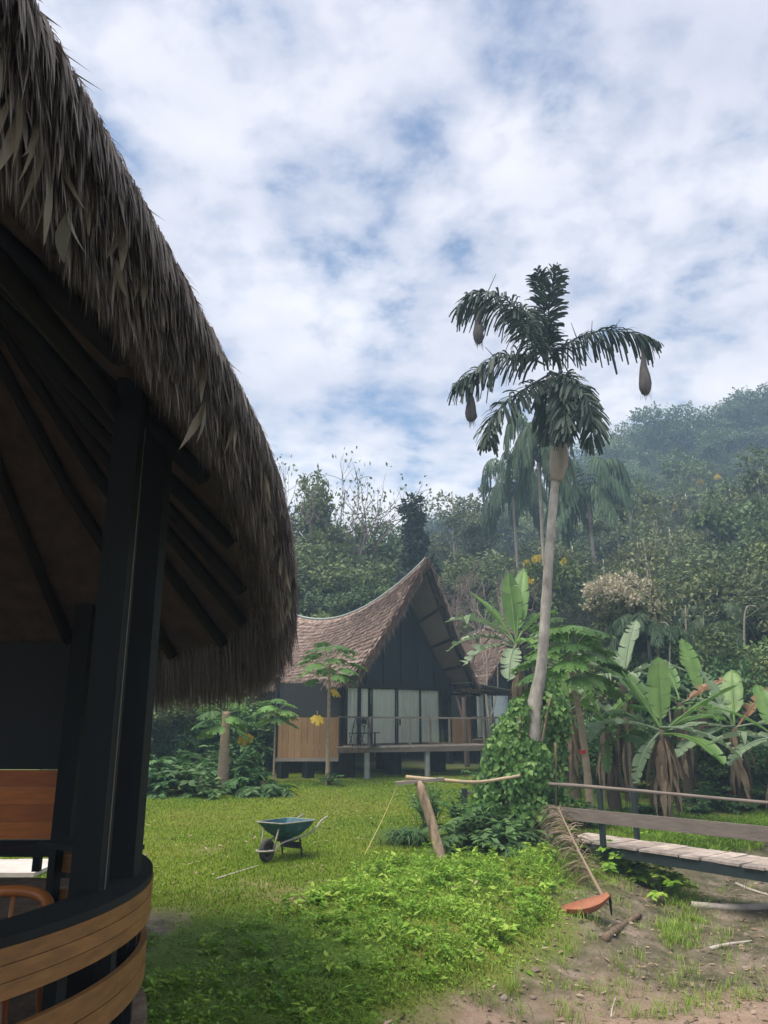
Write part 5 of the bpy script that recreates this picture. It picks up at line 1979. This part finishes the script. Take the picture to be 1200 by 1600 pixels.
# pale slim trunks standing in the wood
SLIM = ['slim pale bare trunk standing tallest between the cream-flowered tree and the withered banana leaf', 'slim bare trunk just right of the tallest pale one behind the bananas', 'thinnest pale sapling close behind the tall pale-leaved banana', 'slim pale trunk on the slope above the cream-flowered tree', 'slim bare trunk behind the far right banana plants']
for i, (px, py0, py1, Y, r_) in enumerate(((1022, 940, 1080, 26, .075), (1062, 960, 1090, 27, .05), (1048, 985, 1090, 25, .035), (1012, 860, 1010, 34, .06), (1160, 960, 1075, 26, .05))):
    p1_, p0_ = at(px + rng.normal(0, 6), py0, Y), at(px, py1, Y)
    z = float(gz(p0_[0], p0_[1]))
    o = thing('slim_tree', (p0_[0], p0_[1], z), SLIM[i], 'tree', 'slim pale trunks in the wood')
    b = B()
    tp_ = np.array([p1_[0] - p0_[0], 0, p1_[2] - z])
    b.tube(bez([(0, 0, -.2), tp_ * .5 + np.array([rng.normal(0, .1), 0, 0]), tp_, tp_ * 1.06 + np.array([rng.normal(0, .3), .2, 0])], 14), np.linspace(r_ * 1.1, r_ * .35, 14), 7, wob=.1)
    b.build('trunk', 'bark_pale', o, True)
    b = B()
    for j in range(5):
        s_ = tp_ * rng.uniform(.75, 1.2)
        b.tube(bez([s_, s_ + np.array([rng.normal(0, .5), rng.normal(0, .4), rng.uniform(.2, .7)]), s_ + np.array([rng.normal(0, 1.0), rng.normal(0, .8), rng.uniform(.6, 1.6)])], 6), np.linspace(r_ * .35, .008, 6), 4)
    kk = 160
    leaves(b, tp_ * 1.15 + rng.normal(0, .6, (kk, 3)), rng.normal(0, 1, (kk, 3)), rng.normal(0, .6, (kk, 3)) + np.array([0, 0, 1]), .2, .11)
    b.build('crown', 'forest_pale', o)

# forest floor growth: uncountable, one object
b = B()
k = 90000
x = rng.uniform(-30, 55, k)
y = 29 + rng.random(k) ** 1.3 * 60
ok = (x / y > -.42) & (x / y < .62) & ~((x > -6) & (x < 13) & (y < 48) & (y - 27 < 25) & (np.abs((x - CX) * math.sin(CANG) * 0 + x * .0) < 1) & (y < 46))
x, y = x[ok], y[ok]
k = len(x)
z = gz(x, y) + rng.random(k) ** 1.5 * 1.3
leaves(b, np.stack([x, y, z], 1), rng.normal(0, 1, (k, 3)), rng.normal(0, .5, (k, 3)) + np.array([0, 0, 1]), rng.uniform(.2, .55, k), rng.uniform(.12, .3, k), r=np.clip(rng.normal(.5, .25, k), 0, 1))
tag(b.build('forest_undergrowth', 'forest_mid'), 'tangled low green undergrowth covering the forest floor', 'undergrowth', kind='stuff')


# ------------------------------------------------------------------ shrubs with arching leafy stems
def spray(b, P, az, el, L, n, leaf, lw, droop=.6, r0=.5):
    d = np.array([math.cos(az) * math.cos(el), math.sin(az) * math.cos(el), math.sin(el)])
    t = np.linspace(0, 1, 8)[:, None]
    C = P + d * L * t + np.array([0, 0, -droop * L]) * t ** 2
    b.tube(C, np.linspace(.010, .003, 8), 4, r=.3)
    tt = np.repeat(np.linspace(.15, 1, n), 2)
    sg = np.tile([1.0, -1.0], n)
    Q = P + d * L * tt[:, None] + np.array([0, 0, -droop * L]) * (tt ** 2)[:, None]
    T = unit(d + np.array([0, 0, -2 * droop]) * tt[:, None])
    S = unit(np.cross(T, np.array([0, 0, 1.0])))
    k = 2 * n
    leaves(b, Q, T * .55 + S * sg[:, None] + np.array([0, 0, -.25]) + rng.normal(0, .15, (k, 3)), np.array([0, 0, 1.0]) + T * .3 + rng.normal(0, .25, (k, 3)), leaf * rng.uniform(.7, 1.2, k), lw * rng.uniform(.7, 1.2, k), r=np.clip(rng.normal(r0, .2, k), 0, 1))


def shrub(px, py, Y, nst, L, leaf, lw, label, m='shrub_leaf', el=(20, 80), droop=.45, H=.2, npair=9, name='shrub'):
    p_ = at(px, py, Y)
    z = float(gz(p_[0], p_[1]))
    o = thing(name, (p_[0], p_[1], z), label, 'shrub', 'leafy shrubs')
    b = B()
    for i in range(nst):
        spray(b, np.array([rng.normal(0, .12), rng.normal(0, .12), H * rng.random()]), rng.uniform(0, 6.28), R(rng.uniform(*el)), L * rng.uniform(.55, 1.1), npair, leaf, lw, droop, rng.uniform(.2, .8))
    b.build('foliage', m, o)
    b = B()
    for i in range(4):
        a = rng.uniform(0, 6.28)
        b.tube([(0, 0, -.05), (math.cos(a) * .1, math.sin(a) * .1, L * .4)], .018, 5)
        b.build('stem', 'bark_brown', o) if i == 3 else None
    return o


shrub(292, 1225, 22.6, 26, 1.25, .30, .15, 'broad-leaved shrub with big light leaves left of the stout papaya trunk')
shrub(318, 1238, 22.0, 16, .8, .24, .13, 'low broad-leaved plant at the foot of the stout papaya trunk')
shrub(388, 1222, 22.8, 30, 1.25, .32, .12, 'bushy shrub with arching leaves right of the stout papaya trunk', el=(10, 75), droop=.6)
shrub(412, 1228, 22.2, 20, .9, .28, .11, 'low arching plant between the stout papaya and the cabin gallery', el=(5, 60), droop=.5)
shrub(245, 1232, 22.2, 26, 1.1, .26, .13, 'leafy plant at the lawn edge next to the dark hut post')
shrub(268, 1205, 25.0, 34, 1.6, .30, .15, 'tall shrub behind the lawn edge left of the papaya')
shrub(365, 1200, 25.5, 34, 1.7, .30, .14, 'tall dark shrub directly behind the stout papaya trunk')
shrub(515, 1212, 24.7, 14, .45, .12, .07, 'small weedy tuft at the foot of the young papaya by the gallery')
shrub(330, 1195, 27.0, 34, 1.9, .30, .15, 'large leafy shrub in the shade under the hut eave')
# plants round the vines, posts and bananas
shrub(735, 1335, 14.6, 34, 1.0, .22, .085, 'bushy dark plant with drooping pointed leaves between leaning post and vines', droop=.5)
shrub(768, 1310, 15.0, 34, 1.2, .24, .09, 'tall bush with drooping pointed leaves against the left of the vines', droop=.5)
shrub(790, 1345, 14.5, 24, .8, .26, .16, 'broad-leaved plant at the left foot of the vines', droop=.5)
shrub(668, 1275, 17.0, 26, .95, .14, .05, 'feathery bush standing behind the leaning post', el=(45, 88), droop=.2)
shrub(725, 1280, 16.8, 26, .8, .18, .06, 'small green bush in front of the short dark post', el=(40, 85), droop=.3)
shrub(768, 1222, 22.5, 34, 1.0, .22, .08, 'light-green bush at the right end of the cabin deck', el=(35, 85), droop=.35)
shrub(870, 1240, 18.5, 30, 1.0, .18, .08, 'fresh green bush behind the left end of the footbridge', el=(30, 85))
shrub(905, 1262, 17.0, 28, .8, .16, .07, 'low green bush under the footbridge hand rail near the papaya', el=(20, 80))
shrub(1010, 1280, 17.4, 18, .6, .16, .08, 'low green bush at the base of the big bright banana', el=(20, 80))
shrub(1110, 1235, 19.6, 30, .9, .17, .09, 'green bush between the two right banana plants', el=(20, 80))
shrub(1190, 1240, 19.2, 26, .8, .17, .09, 'green bush at the base of the rightmost banana plants', el=(20, 80))
shrub(1085, 1265, 18.8, 20, .5, .13, .07, 'low weeds right of the big bright banana stem', el=(15, 70))
shrub(1000, 1362, 13.7, 22, .55, .14, .08, 'leafy green weeds growing under the footbridge', el=(20, 80), m='weed_leaf')
shrub(1045, 1372, 13.2, 20, .5, .14, .08, 'bright weeds on the creek edge below the bridge planks', el=(20, 80), m='weed_leaf')
shrub(955, 1368, 13.9, 22, .55, .14, .08, 'leafy weeds below the near bridge post', el=(20, 80), m='weed_leaf')
# strappy grass clump left of the leaning post
p_ = at(640, 1320, 15.2)
gcl = thing('grass_clump', (p_[0], p_[1], float(gz(p_[0], p_[1]))), 'arching clump of long strappy grass left of the leaning post', 'grass clump')
b = B()
k = 420
az = rng.uniform(0, 6.28, k)
D = np.stack([np.cos(az) * .5, np.sin(az) * .5, rng.uniform(.6, 1.3, k)], 1)
strips(b, np.stack([rng.normal(0, .14, k), rng.normal(0, .14, k), np.zeros(k)], 1), D, np.stack([-np.sin(az), np.cos(az), 0 * az], 1), rng.uniform(.5, .95, k), .022, np.stack([np.cos(az) * .35, np.sin(az) * .35, -.75 * np.ones(k)], 1), [.6, 1, .9, .7, .4, 0])
b.build('blades', 'shrub_leaf', gcl)

# ------------------------------------------------------------------ vines smothering the palm foot
p_ = at(830, 1300, PY - .1)
zv = float(gz(p_[0], p_[1]))
vine = thing('climbing_vine', (p_[0], p_[1], zv), 'dense heart-leaved climbing vine smothering the foot of the tall palm', 'vine')
O_ = np.array([p_[0], p_[1], zv])
b = B()
#           px   py   dY   rx   rz   n
blobs = [(860, 1085, .1, .20, .30, 520), (872, 1125, .1, .24, .36, 620), (868, 1105, -.1, .2, .3, 400), (812, 1112, 0, .20, .25, 420), (800, 1140, 0, .30, .32, 700), (796, 1175, -.1, .45, .42, 1100), (812, 1215, -.2, .45, .45, 1300), (840, 1195, -.35, .24, .45, 760),
         (786, 1205, 0, .40, .40, 900), (772, 1240, 0, .38, .35, 700), (825, 1262, -.3, .40, .28, 900), (868, 1170, .2, .20, .35, 380), (870, 1240, .1, .18, .35, 300), (762, 1275, -.1, .42, .40, 800), (785, 1300, -.2, .40, .35, 600), (852, 1290, -.2, .2, .3, 160), (822, 1300, -.1, .3, .3, 220), (842, 1070, .1, .12, .2, 60)]
for px, py, dY, rx, rz_, n_ in blobs:
    n_ = int(n_ * 1.6)
    c = at(px, py, PY + dY) - O_
    q = randdir(n_)
    rs = .55 + .55 * rng.random(n_)
    P = c + q * rs[:, None] * np.array([rx, rx, rz_]) + rng.normal(0, .04, (n_, 3))
    N = unit(q * np.array([1, 1, .6]) + np.array([0, -.25, .35]) + rng.normal(0, .35, (n_, 3)))
    D = unit(np.array([0, 0, -1.0]) + rng.normal(0, .45, (n_, 3)))
    Lf = rng.uniform(.06, .14, n_)
    leaves(b, P, D, N, Lf, Lf * .9, fold=.12, wide=.32, r=np.clip(rng.normal(.35, .22, n_) + .25 * (py < 1180) * rng.random(n_), 0, 1))
b.build('foliage', 'vine_leaf', vine)
for px0, py0, px1, py1 in ((860, 1090, 852, 1300), (812, 1120, 822, 1310), (868, 1160, 866, 1330), (790, 1170, 800, 1330), (850, 1180, 846, 1350)):
    b = B()
    p0_, p1_ = at(px0, py0, PY - .25), at(px1, py1, PY - .35)
    b.tube(bez([p0_ - O_, (p0_ + p1_) / 2 - O_ + rng.normal(0, .06, 3), p1_ - O_], 10), .022, 6, wob=.2)
    b.build('stem', 'bark_brown', vine, True)

# ------------------------------------------------------------------ fallen palm frond and orange spathe
f0 = hit(948, 1414)
f1 = at(872, 1262, f0[1] + 1.9)
zf = float(gz(f0[0], f0[1]))
df = thing('dead_palm_frond', (f0[0], f0[1], zf), 'dry brown palm frond leaning on the bank below the vines', 'palm frond')
O_ = np.array([f0[0], f0[1], zf])
b = B()
f0[2] = zf + .02
C = bez([f0 - O_, (f0 * .5 + f1 * .5) - O_ + np.array([-.03, 0, .02]), f1 - O_], 40)
b.tube(C, np.linspace(.030, .012, 40), 6, r=.9)
b.build('rachis', 'dry_frond', df, True)
b = B()
idx = np.repeat(np.arange(9, 40), 7)
k = len(idx)
T = unit(np.gradient(C, axis=0))
sgn = np.where(rng.random(k) < .7, -1.0, 1.0)
D = np.stack([sgn * rng.uniform(.3, 1, k), rng.normal(-.1, .3, k), rng.uniform(-.5, .5, k)], 1) + T[idx] * .5
strips(b, C[idx], D, rng.normal(0, 1, (k, 3)), rng.uniform(.25, .6, k), .018, np.array([0, 0, -.7]), [.7, 1, .6, 0])
tag(b.build('leaflets', 'dry_frond', df), kind='stuff')

s0 = hit(882, 1426)
s1 = at(952, 1394, s0[1] + .1)
zf = float(gz(s0[0], s0[1]))
sp = thing('palm_spathe', (s0[0], s0[1], zf), 'boat-shaped orange-brown palm sheath lying at the creek edge', 'palm sheath')
n = 22
b = B()
rows = []
dv = np.array([s1[0] - s0[0], s1[1] - s0[1], 0])
LL = float(np.linalg.norm(dv))
dd = dv / LL
ss_ = np.array([-dd[1], dd[0], 0])
for i in range(n):
    t_ = i / (n - 1)
    c = dd * LL * t_
    c = c + np.array([0, 0, min(0.0, float(gz(s0[0] + c[0], s0[1] + c[1])) - zf) * (1 - t_) + .015 + .17 * t_ ** 2.0])
    w = .26 * (math.sin(math.pi * min(1, t_ * .80 + .10)) ** .9) * (1 - .35 * t_) + .015
    rows.append([c + ss_ * w * math.sin(a) * .85 - np.array([0, 0, 1]) * (math.cos(a) * w * .5 - w * .35) for a in np.linspace(-1.5, 1.5, 9)])
V = np.array(rows)
b.add(V.reshape(-1, 3), grid_faces(n, 9), np.tile(np.linspace(.1, .9, 9), n))
V2 = V + np.array([0, 0, .014])
b.add(V2.reshape(-1, 3), grid_faces(n, 9, True), np.tile(np.linspace(.3, .7, 9), n))
b.build('sheath', 'spathe', sp, True)
b = B()
b.tube([dd * LL + np.array([0, 0, .17]), dd * LL * 1.0 + np.array([.01, 0, -.05])], [.022, .012], 6)
b.build('stalk', 'dark_timber', sp)

# ------------------------------------------------------------------ logs, sticks, stones, litter in the creek
def log(name, pts, r0, r1, label, m='pale_log', cat='log'):
    P_ = np.array(pts)
    for q in P_:
        q[2] = float(gz(q[0], q[1])) + r0 * .45
    b = B()
    b.tube(bez(P_, 14), np.linspace(r0, r1, 14), 9, wob=.22)
    tag(b.build(name, m, smooth=True), label, cat)


log('fallen_log', [hit(1082, 1417), hit(1140, 1421), hit(1215, 1419)], .055, .045, 'pale grey log lying in the creek bed at the right edge')
log('fallen_branch', [hit(1110, 1484), hit(1135, 1478), hit(1175, 1472)], .028, .012, 'pale broken branch on the sandy mound at right', cat='branch')
log('fallen_branch', [hit(1150, 1382), hit(1175, 1392), hit(1215, 1404)], .026, .02, 'thin grey branch angled towards the bridge at right', cat='branch')
log('fallen_branch', [hit(955, 1590), hit(957, 1575), hit(962, 1560)], .010, .006, 'thin bent twig standing on the mud near the bottom edge', cat='branch')
log('fallen_log', [hit(945, 1470), hit(968, 1452), hit(1000, 1432)], .05, .03, 'short mud-covered stump lying mid creek', m='bark_brown')
log('fallen_branch', [hit(1075, 1350), hit(1120, 1352), hit(1190, 1362)], .05, .03, 'grey branch lying under the far side of the bridge', cat='branch', m='bark_pale')
# low bent white pipe on the lawn
b = B()
pw = [atz(338, 1372, 0), atz(380, 1362, 0), atz(402, 1356, 0)]
for q in pw:
    q[2] = float(gz(q[0], q[1])) + .02
b.tube(bez(pw, 10), .012, 6)
tag(b.build('thin_pole', 'pale_log'), 'thin pale stick lying on the lawn in front of the wheelbarrow', 'stick')


def stone_mesh(seed):
    rs = np.random.default_rng(seed)
    u, v = np.meshgrid(np.linspace(0, 2 * np.pi, 11)[:-1], np.linspace(0, np.pi, 7), indexing='ij')
    d = np.stack([np.cos(u) * np.sin(v), np.sin(u) * np.sin(v), np.cos(v)], -1)
    r = 1 + .22 * np.sin(d[..., 0] * 3 + rs.random() * 6) * np.cos(d[..., 1] * 4 + rs.random() * 6)
    V = (d * r[..., None] * np.array([1, .75, .45])).reshape(-1, 3)
    F = []
    for i in range(10):
        for j in range(6):
            F.append([i * 7 + j, i * 7 + j + 1, ((i + 1) % 10) * 7 + j + 1, ((i + 1) % 10) * 7 + j])
    b = B()
    b.add(V, np.array(F), rs.random())
    return b


first = {}
for i in range(46):
    px, py = rng.uniform(640, 1190), rng.uniform(1440, 1595)
    q = atz(px, py, -.5)
    if creek(q[0], q[1]) < .15:
        continue
    sd = i % 4
    if sd not in first:
        o = stone_mesh(sd).build('stone', 'stone', smooth=True)
        first[sd] = o
    else:
        o = first[sd].copy()
        COL.objects.link(o)
    s = rng.uniform(.02, .055)
    o.scale = (s, s, s)
    o.rotation_euler = (rng.normal(0, .2), rng.normal(0, .2), rng.uniform(0, 6))
    o.location = (q[0], q[1], float(gz(q[0], q[1])) + s * .1)
    tag(o, 'small brown stone half sunk in the creek mud', 'stone', 'stones in the creek mud')
q = atz(268, 1424, -.05)
for px, py, s in ((229, 1423, .07), (225, 1350, .06), (232, 1462, .05)):
    q = atz(px, py, -.1)
    o = first[0].copy()
    COL.objects.link(o)
    o.scale = (s, s, s)
    o.location = (q[0], q[1], float(gz(q[0], q[1])) + s * .3)
    tag(o, 'pale stone at the edge of the lawn beside the hut railing', 'stone', 'stones beside the hut railing')
b = B()
k = 2600
x, y = rng.uniform(-1, 9, k), rng.uniform(6.5, 17.5, k)
ok = creek(x, y) > -.1
x, y = x[ok], y[ok]
k = len(x)
leaves(b, np.stack([x, y, gz(x, y) + .012], 1), np.stack([rng.normal(0, 1, k), rng.normal(0, 1, k), rng.uniform(-.1, .3, k)], 1), rng.normal(0, .35, (k, 3)) + np.array([0, 0, 1]), rng.uniform(.03, .13, k), rng.uniform(.015, .05, k))
x, y = rng.uniform(-6, 4, 1500), rng.uniform(8, 27, 1500)
leaves(b, np.stack([x, y, gz(x, y) + .03], 1), rng.normal(0, 1, (1500, 3)) * np.array([1, 1, .2]), rng.normal(0, .35, (1500, 3)) + np.array([0, 0, 1]), rng.uniform(.03, .11, 1500), rng.uniform(.015, .05, 1500))
x, y = rng.normal(-5, .9, 500), rng.normal(23.2, .35, 500)
leaves(b, np.stack([x, y, gz(x, y) + .012], 1), rng.normal(0, 1, (500, 3)) * np.array([1, 1, .2]), rng.normal(0, .35, (500, 3)) + np.array([0, 0, 1]), rng.uniform(.06, .16, 500), rng.uniform(.03, .07, 500))
tag(b.build('leaf_litter', 'leaf_litter'), 'dry leaf litter scattered over the creek mud and under the papaya', 'leaf litter', kind='stuff')


# clods and crumbs of mud: uncountable, one object
b = B()
k = 9000
x, y = rng.uniform(-1, 8, k), 6.8 + rng.random(k) ** 1.4 * 9
ok = (creek(x, y) > -.05) & (fnoise(x * 2.2 + 40, y * 2.2, 3) > .42)
x, y = x[ok], y[ok]
k = len(x)
s_ = rng.uniform(.006, .03, k) * (1 + 1.2 * (rng.random(k) < .05))
oct_ = np.array([[1, 0, 0], [.2, .9, .1], [-1, .1, 0], [-.1, -1, 0], [.1, .1, .75]])
jit = oct_[None] * (1 + rng.normal(0, .3, (k, 5, 1)))
V = np.stack([x, y, gz(x, y) - .004], 1)[:, None, :] + jit * s_[:, None, None] * np.array([1, 1, .8])
F = np.arange(k)[:, None] * 5
b.add(V.reshape(-1, 3), np.concatenate([F + np.array([[0, 1, 4]]), F + np.array([[1, 2, 4]]), F + np.array([[2, 3, 4]]), F + np.array([[3, 0, 4]])]), np.repeat(rng.random(k), 5))
tag(b.build('mud_crumbs', 'mud'), 'loose clods and crumbs of mud over the creek bed', 'mud', kind='stuff')


# ------------------------------------------------------------------ grass and weeds (uncountable)
def keep_view(x, y):
    return (np.abs(x) / (y + .5) < .60)


# short lawn
b = B()
k = 520000
y = 6.5 + rng.random(k) ** .8 * 25
x = rng.uniform(-.46, .40, k) * y
sf, wf = soilf(x, y), wornf(x, y)
ok = (sf < rng.random(k) * .6) & (wf < .25 + .75 * rng.random(k)) & ~((x < -2.1) & (y < 10)) & ~((y > 18) & (x > 4.5 + (y - 18) * .2))
ok &= (creek(x, y) < -.1) | (rng.random(k) < .1)
x, y = x[ok], y[ok]
k = len(x)
h = rng.uniform(.012, .034, k) * (1 + .5 * fnoise(x * 1.2, y * 1.2, 2))
az = rng.uniform(0, 6.28, k)
pt = fnoise(x * .45 + 5, y * .45, 3)
strips(b, np.stack([x, y, gz(x, y)], 1), np.stack([np.cos(az) * .6, np.sin(az) * .6, np.ones(k)], 1), np.stack([-np.sin(az), np.cos(az), 0 * az], 1), h * 1.3, .007 + .0009 * y, np.zeros(3), [1, 0], np.clip(rng.normal(.40, .22, k) + 1.7 * (pt - .5), 0, 1))
tag(b.build('lawn_grass', 'lawn_blade'), 'short yellow-green lawn grass around the wheelbarrow', 'grass', kind='stuff')

# lush weeds on the bank: low broad leaves and taller grass
def bankd(x, y):
    """how overgrown the ground is"""
    c = creek(x, y)
    n = fnoise(x * .8 + 11, y * .8, 3)
    # weeds fill the strip beside the creek; the lawn starts where the bank flattens out
    edge = np.interp(y, [6, 7.5, 9, 10, 11, 12, 13, 14, 15, 16], [-4, -3.4, -2.6, -1.9, -1.1, -.4, .2, .8, 1.4, 1.9])
    return smooth(-.9, .9, (x - edge) + 2.6 * (n - .5)) * smooth(.15, -.5, c) * smooth(18.6, 16.5, y)


b, b2 = B(), B()
k = 300000
y = 6.2 + rng.random(k) ** 1.1 * 12
x = rng.uniform(-.45, .45, k) * y
bd_ = bankd(x, y)
clump = fnoise(x * 2.6 + 31, y * 2.6, 3)
ok = (.8 * bd_ * smooth(.36, .60, clump + .10) > rng.random(k)) & ~((x < -2.1) & (y < 9))
x, y, cl_ = x[ok], y[ok], clump[ok]
k = len(x)
hgt = (.012 + .32 * np.clip(cl_ - .34, 0, 1)) * rng.random(k) ** .8 * smooth(.05, .95, bd_[ok])
half = rng.random(k) < .42
xx, yy, hh = x[half], y[half], hgt[half]
k = len(xx)
q = rng.normal(0, 1, (k, 3)) * np.array([1, 1, .35])
Lf = rng.uniform(.018, .052, k) * (1 + 1.3 * (rng.random(k) < .05))
leaves(b, np.stack([xx, yy, gz(xx, yy) + hh], 1), q, rng.normal(0, .35, (k, 3)) + np.array([0, 0, 1]), Lf, Lf * rng.uniform(.5, .85, k), wide=.4, r=np.clip(rng.normal(.45, .2, k) + 1.0 * (fnoise(xx * .9, yy * .9 + 50, 3) - .5), 0, 1))
xx, yy, hh = x[~half], y[~half], hgt[~half]
k = len(xx)
az = rng.uniform(0, 6.28, k)
strips(b2, np.stack([xx, yy, gz(xx, yy)], 1), np.stack([np.cos(az) * .45, np.sin(az) * .45, np.ones(k)], 1), np.stack([-np.sin(az), np.cos(az), 0 * az], 1), .07 + hh * 1.5, rng.uniform(.005, .011, k), np.stack([np.cos(az) * .3, np.sin(az) * .3, -.4 * np.ones(k)], 1), [1, .9, .6, 0], np.clip(rng.normal(.42, .22, k), 0, 1))
# taller weeds standing out of the bank
for i in range(1000):
    x0, y0 = rng.uniform(-2.0, 3.6), rng.uniform(6.6, 16)
    if bankd(np.array([x0]), np.array([y0]))[0] < .55 or abs(x0) > .45 * y0:
        continue
    h0 = rng.uniform(.06, .26) * float(.5 + fnoise(x0 * 1.3 + 90, y0 * 1.3, 2))
    z0 = float(gz(x0, y0))
    dx, dy = rng.normal(0, .12, 2)
    n_ = int(rng.integers(8, 24))
    t_ = rng.random(n_)
    P = np.stack([x0 + dx * t_ * h0 * 2, y0 + dy * t_ * h0 * 2, z0 + t_ * h0], 1)
    a_ = rng.uniform(0, 6.28, n_)
    leaves(b, P, np.stack([np.cos(a_), np.sin(a_), rng.uniform(-.5, .5, n_)], 1), rng.normal(0, .3, (n_, 3)) + np.array([0, 0, 1]), rng.uniform(.04, .12, n_) * (1.5 if i % 9 == 0 else 1), rng.uniform(.02, .055, n_) * (1.6 if i % 9 == 0 else 1), r=np.clip(rng.normal(rng.random(), .15, n_), 0, 1))
    b.tube([(x0, y0, z0), (x0 + dx * h0 * 2, y0 + dy * h0 * 2, z0 + h0)], .003, 3, r=.2)
# long grass at the shaded foot of the hut and tufts in the creek
k = 150000
y = 6.0 + rng.random(k) * 6
x = rng.uniform(-.42, -.02, k) * y
n_ = fnoise(x * 1.5 + 70, y * 1.5, 3)
ok = (x > -2.3) & (smooth(.25, .6, n_) * smooth(10.5, 8.5, y + 1.5 * (n_ - .5)) > rng.random(k)) & (creek(x, y) < 0)
x, y, n_ = x[ok], y[ok], n_[ok]
k = len(x)
az = rng.uniform(0, 6.28, k)
strips(b2, np.stack([x, y, gz(x, y)], 1), np.stack([np.cos(az) * .6, np.sin(az) * .6, np.ones(k)], 1), np.stack([-np.sin(az), np.cos(az), 0 * az], 1), rng.uniform(.08, .28, k), rng.uniform(.006, .011, k), np.stack([np.cos(az) * .4, np.sin(az) * .4, -.6 * np.ones(k)], 1), [1, .9, .6, 0], np.clip(rng.normal(.38, .2, k), 0, 1))
for i in range(420):
    px, py = rng.uniform(640, 1200), rng.uniform(1380, 1600)
    if rng.random() < .35:
        px, py = rng.uniform(1040, 1090), rng.uniform(1380, 1470)
    q = atz(px, py, -.5)
    if creek(q[0], q[1]) < 0:
        continue
    k = int(rng.integers(6, 26))
    big = rng.uniform(.05, .22)
    az = rng.uniform(0, 6.28, k)
    x, y = q[0] + rng.normal(0, .06, k), q[1] + rng.normal(0, .06, k)
    strips(b2, np.stack([x, y, gz(x, y)], 1), np.stack([np.cos(az) * .3, np.sin(az) * .3, np.ones(k)], 1), np.stack([-np.sin(az), np.cos(az), 0 * az], 1), big * rng.uniform(.5, 1.2, k), rng.uniform(.004, .009, k), np.stack([np.cos(az) * .25, np.sin(az) * .25, -.25 * np.ones(k)], 1), [1, .9, .6, 0], np.clip(rng.normal(.55, .25, k), 0, 1))
# rough grass beyond the bridge
k = 110000
y = 15.5 + rng.random(k) * 8
x = rng.uniform(.14, .62, k) * y
ok = (creek(x, y) < .15) & (fnoise(x * 1.4 + 3, y * 1.4, 3) > .36 + .2 * rng.random(k)) & (x > 2.2 + .1 * (y - 15))
x, y = x[ok], y[ok]
k = len(x)
az = rng.uniform(0, 6.28, k)
strips(b2, np.stack([x, y, gz(x, y)], 1), np.stack([np.cos(az) * .5, np.sin(az) * .5, np.ones(k)], 1), np.stack([-np.sin(az), np.cos(az), 0 * az], 1), rng.uniform(.06, .32, k), rng.uniform(.009, .02, k), np.stack([np.cos(az) * .3, np.sin(az) * .3, -.4 * np.ones(k)], 1), [1, .8, 0], np.clip(rng.normal(.42, .24, k), 0, 1))
tag(b.build('bank_weeds', 'weed_leaf'), 'lush low broad-leaved weeds covering the creek bank', 'weeds', kind='stuff')
tag(b2.build('tall_grass', 'grass_blade'), 'rough tall grass on the bank, in the creek and beyond the bridge', 'grass', kind='stuff')

# ------------------------------------------------------------------ haze in the valley air
b = B()
b.box((0, 340, 30.5), (1300, 1180, 69), r=.5)
hz = bpy.data.materials.new('valley_haze')
hz.use_nodes = True
hn, hl = hz.node_tree.nodes, hz.node_tree.links
hn.clear()
ho = hn.new('ShaderNodeOutputMaterial')
hv = hn.new('ShaderNodeVolumePrincipled')
hv.inputs['Color'].default_value = (0.55, 0.76, 1.0, 1)
hv.inputs['Density'].default_value = 0.0023
hv.inputs['Anisotropy'].default_value = 0.2
hl.new(hv.outputs[0], ho.inputs['Volume'])
MATS['haze'] = hz
tag(b.build('haze', 'haze'), 'thin bluish haze hanging in the valley air', 'haze', kind='stuff')
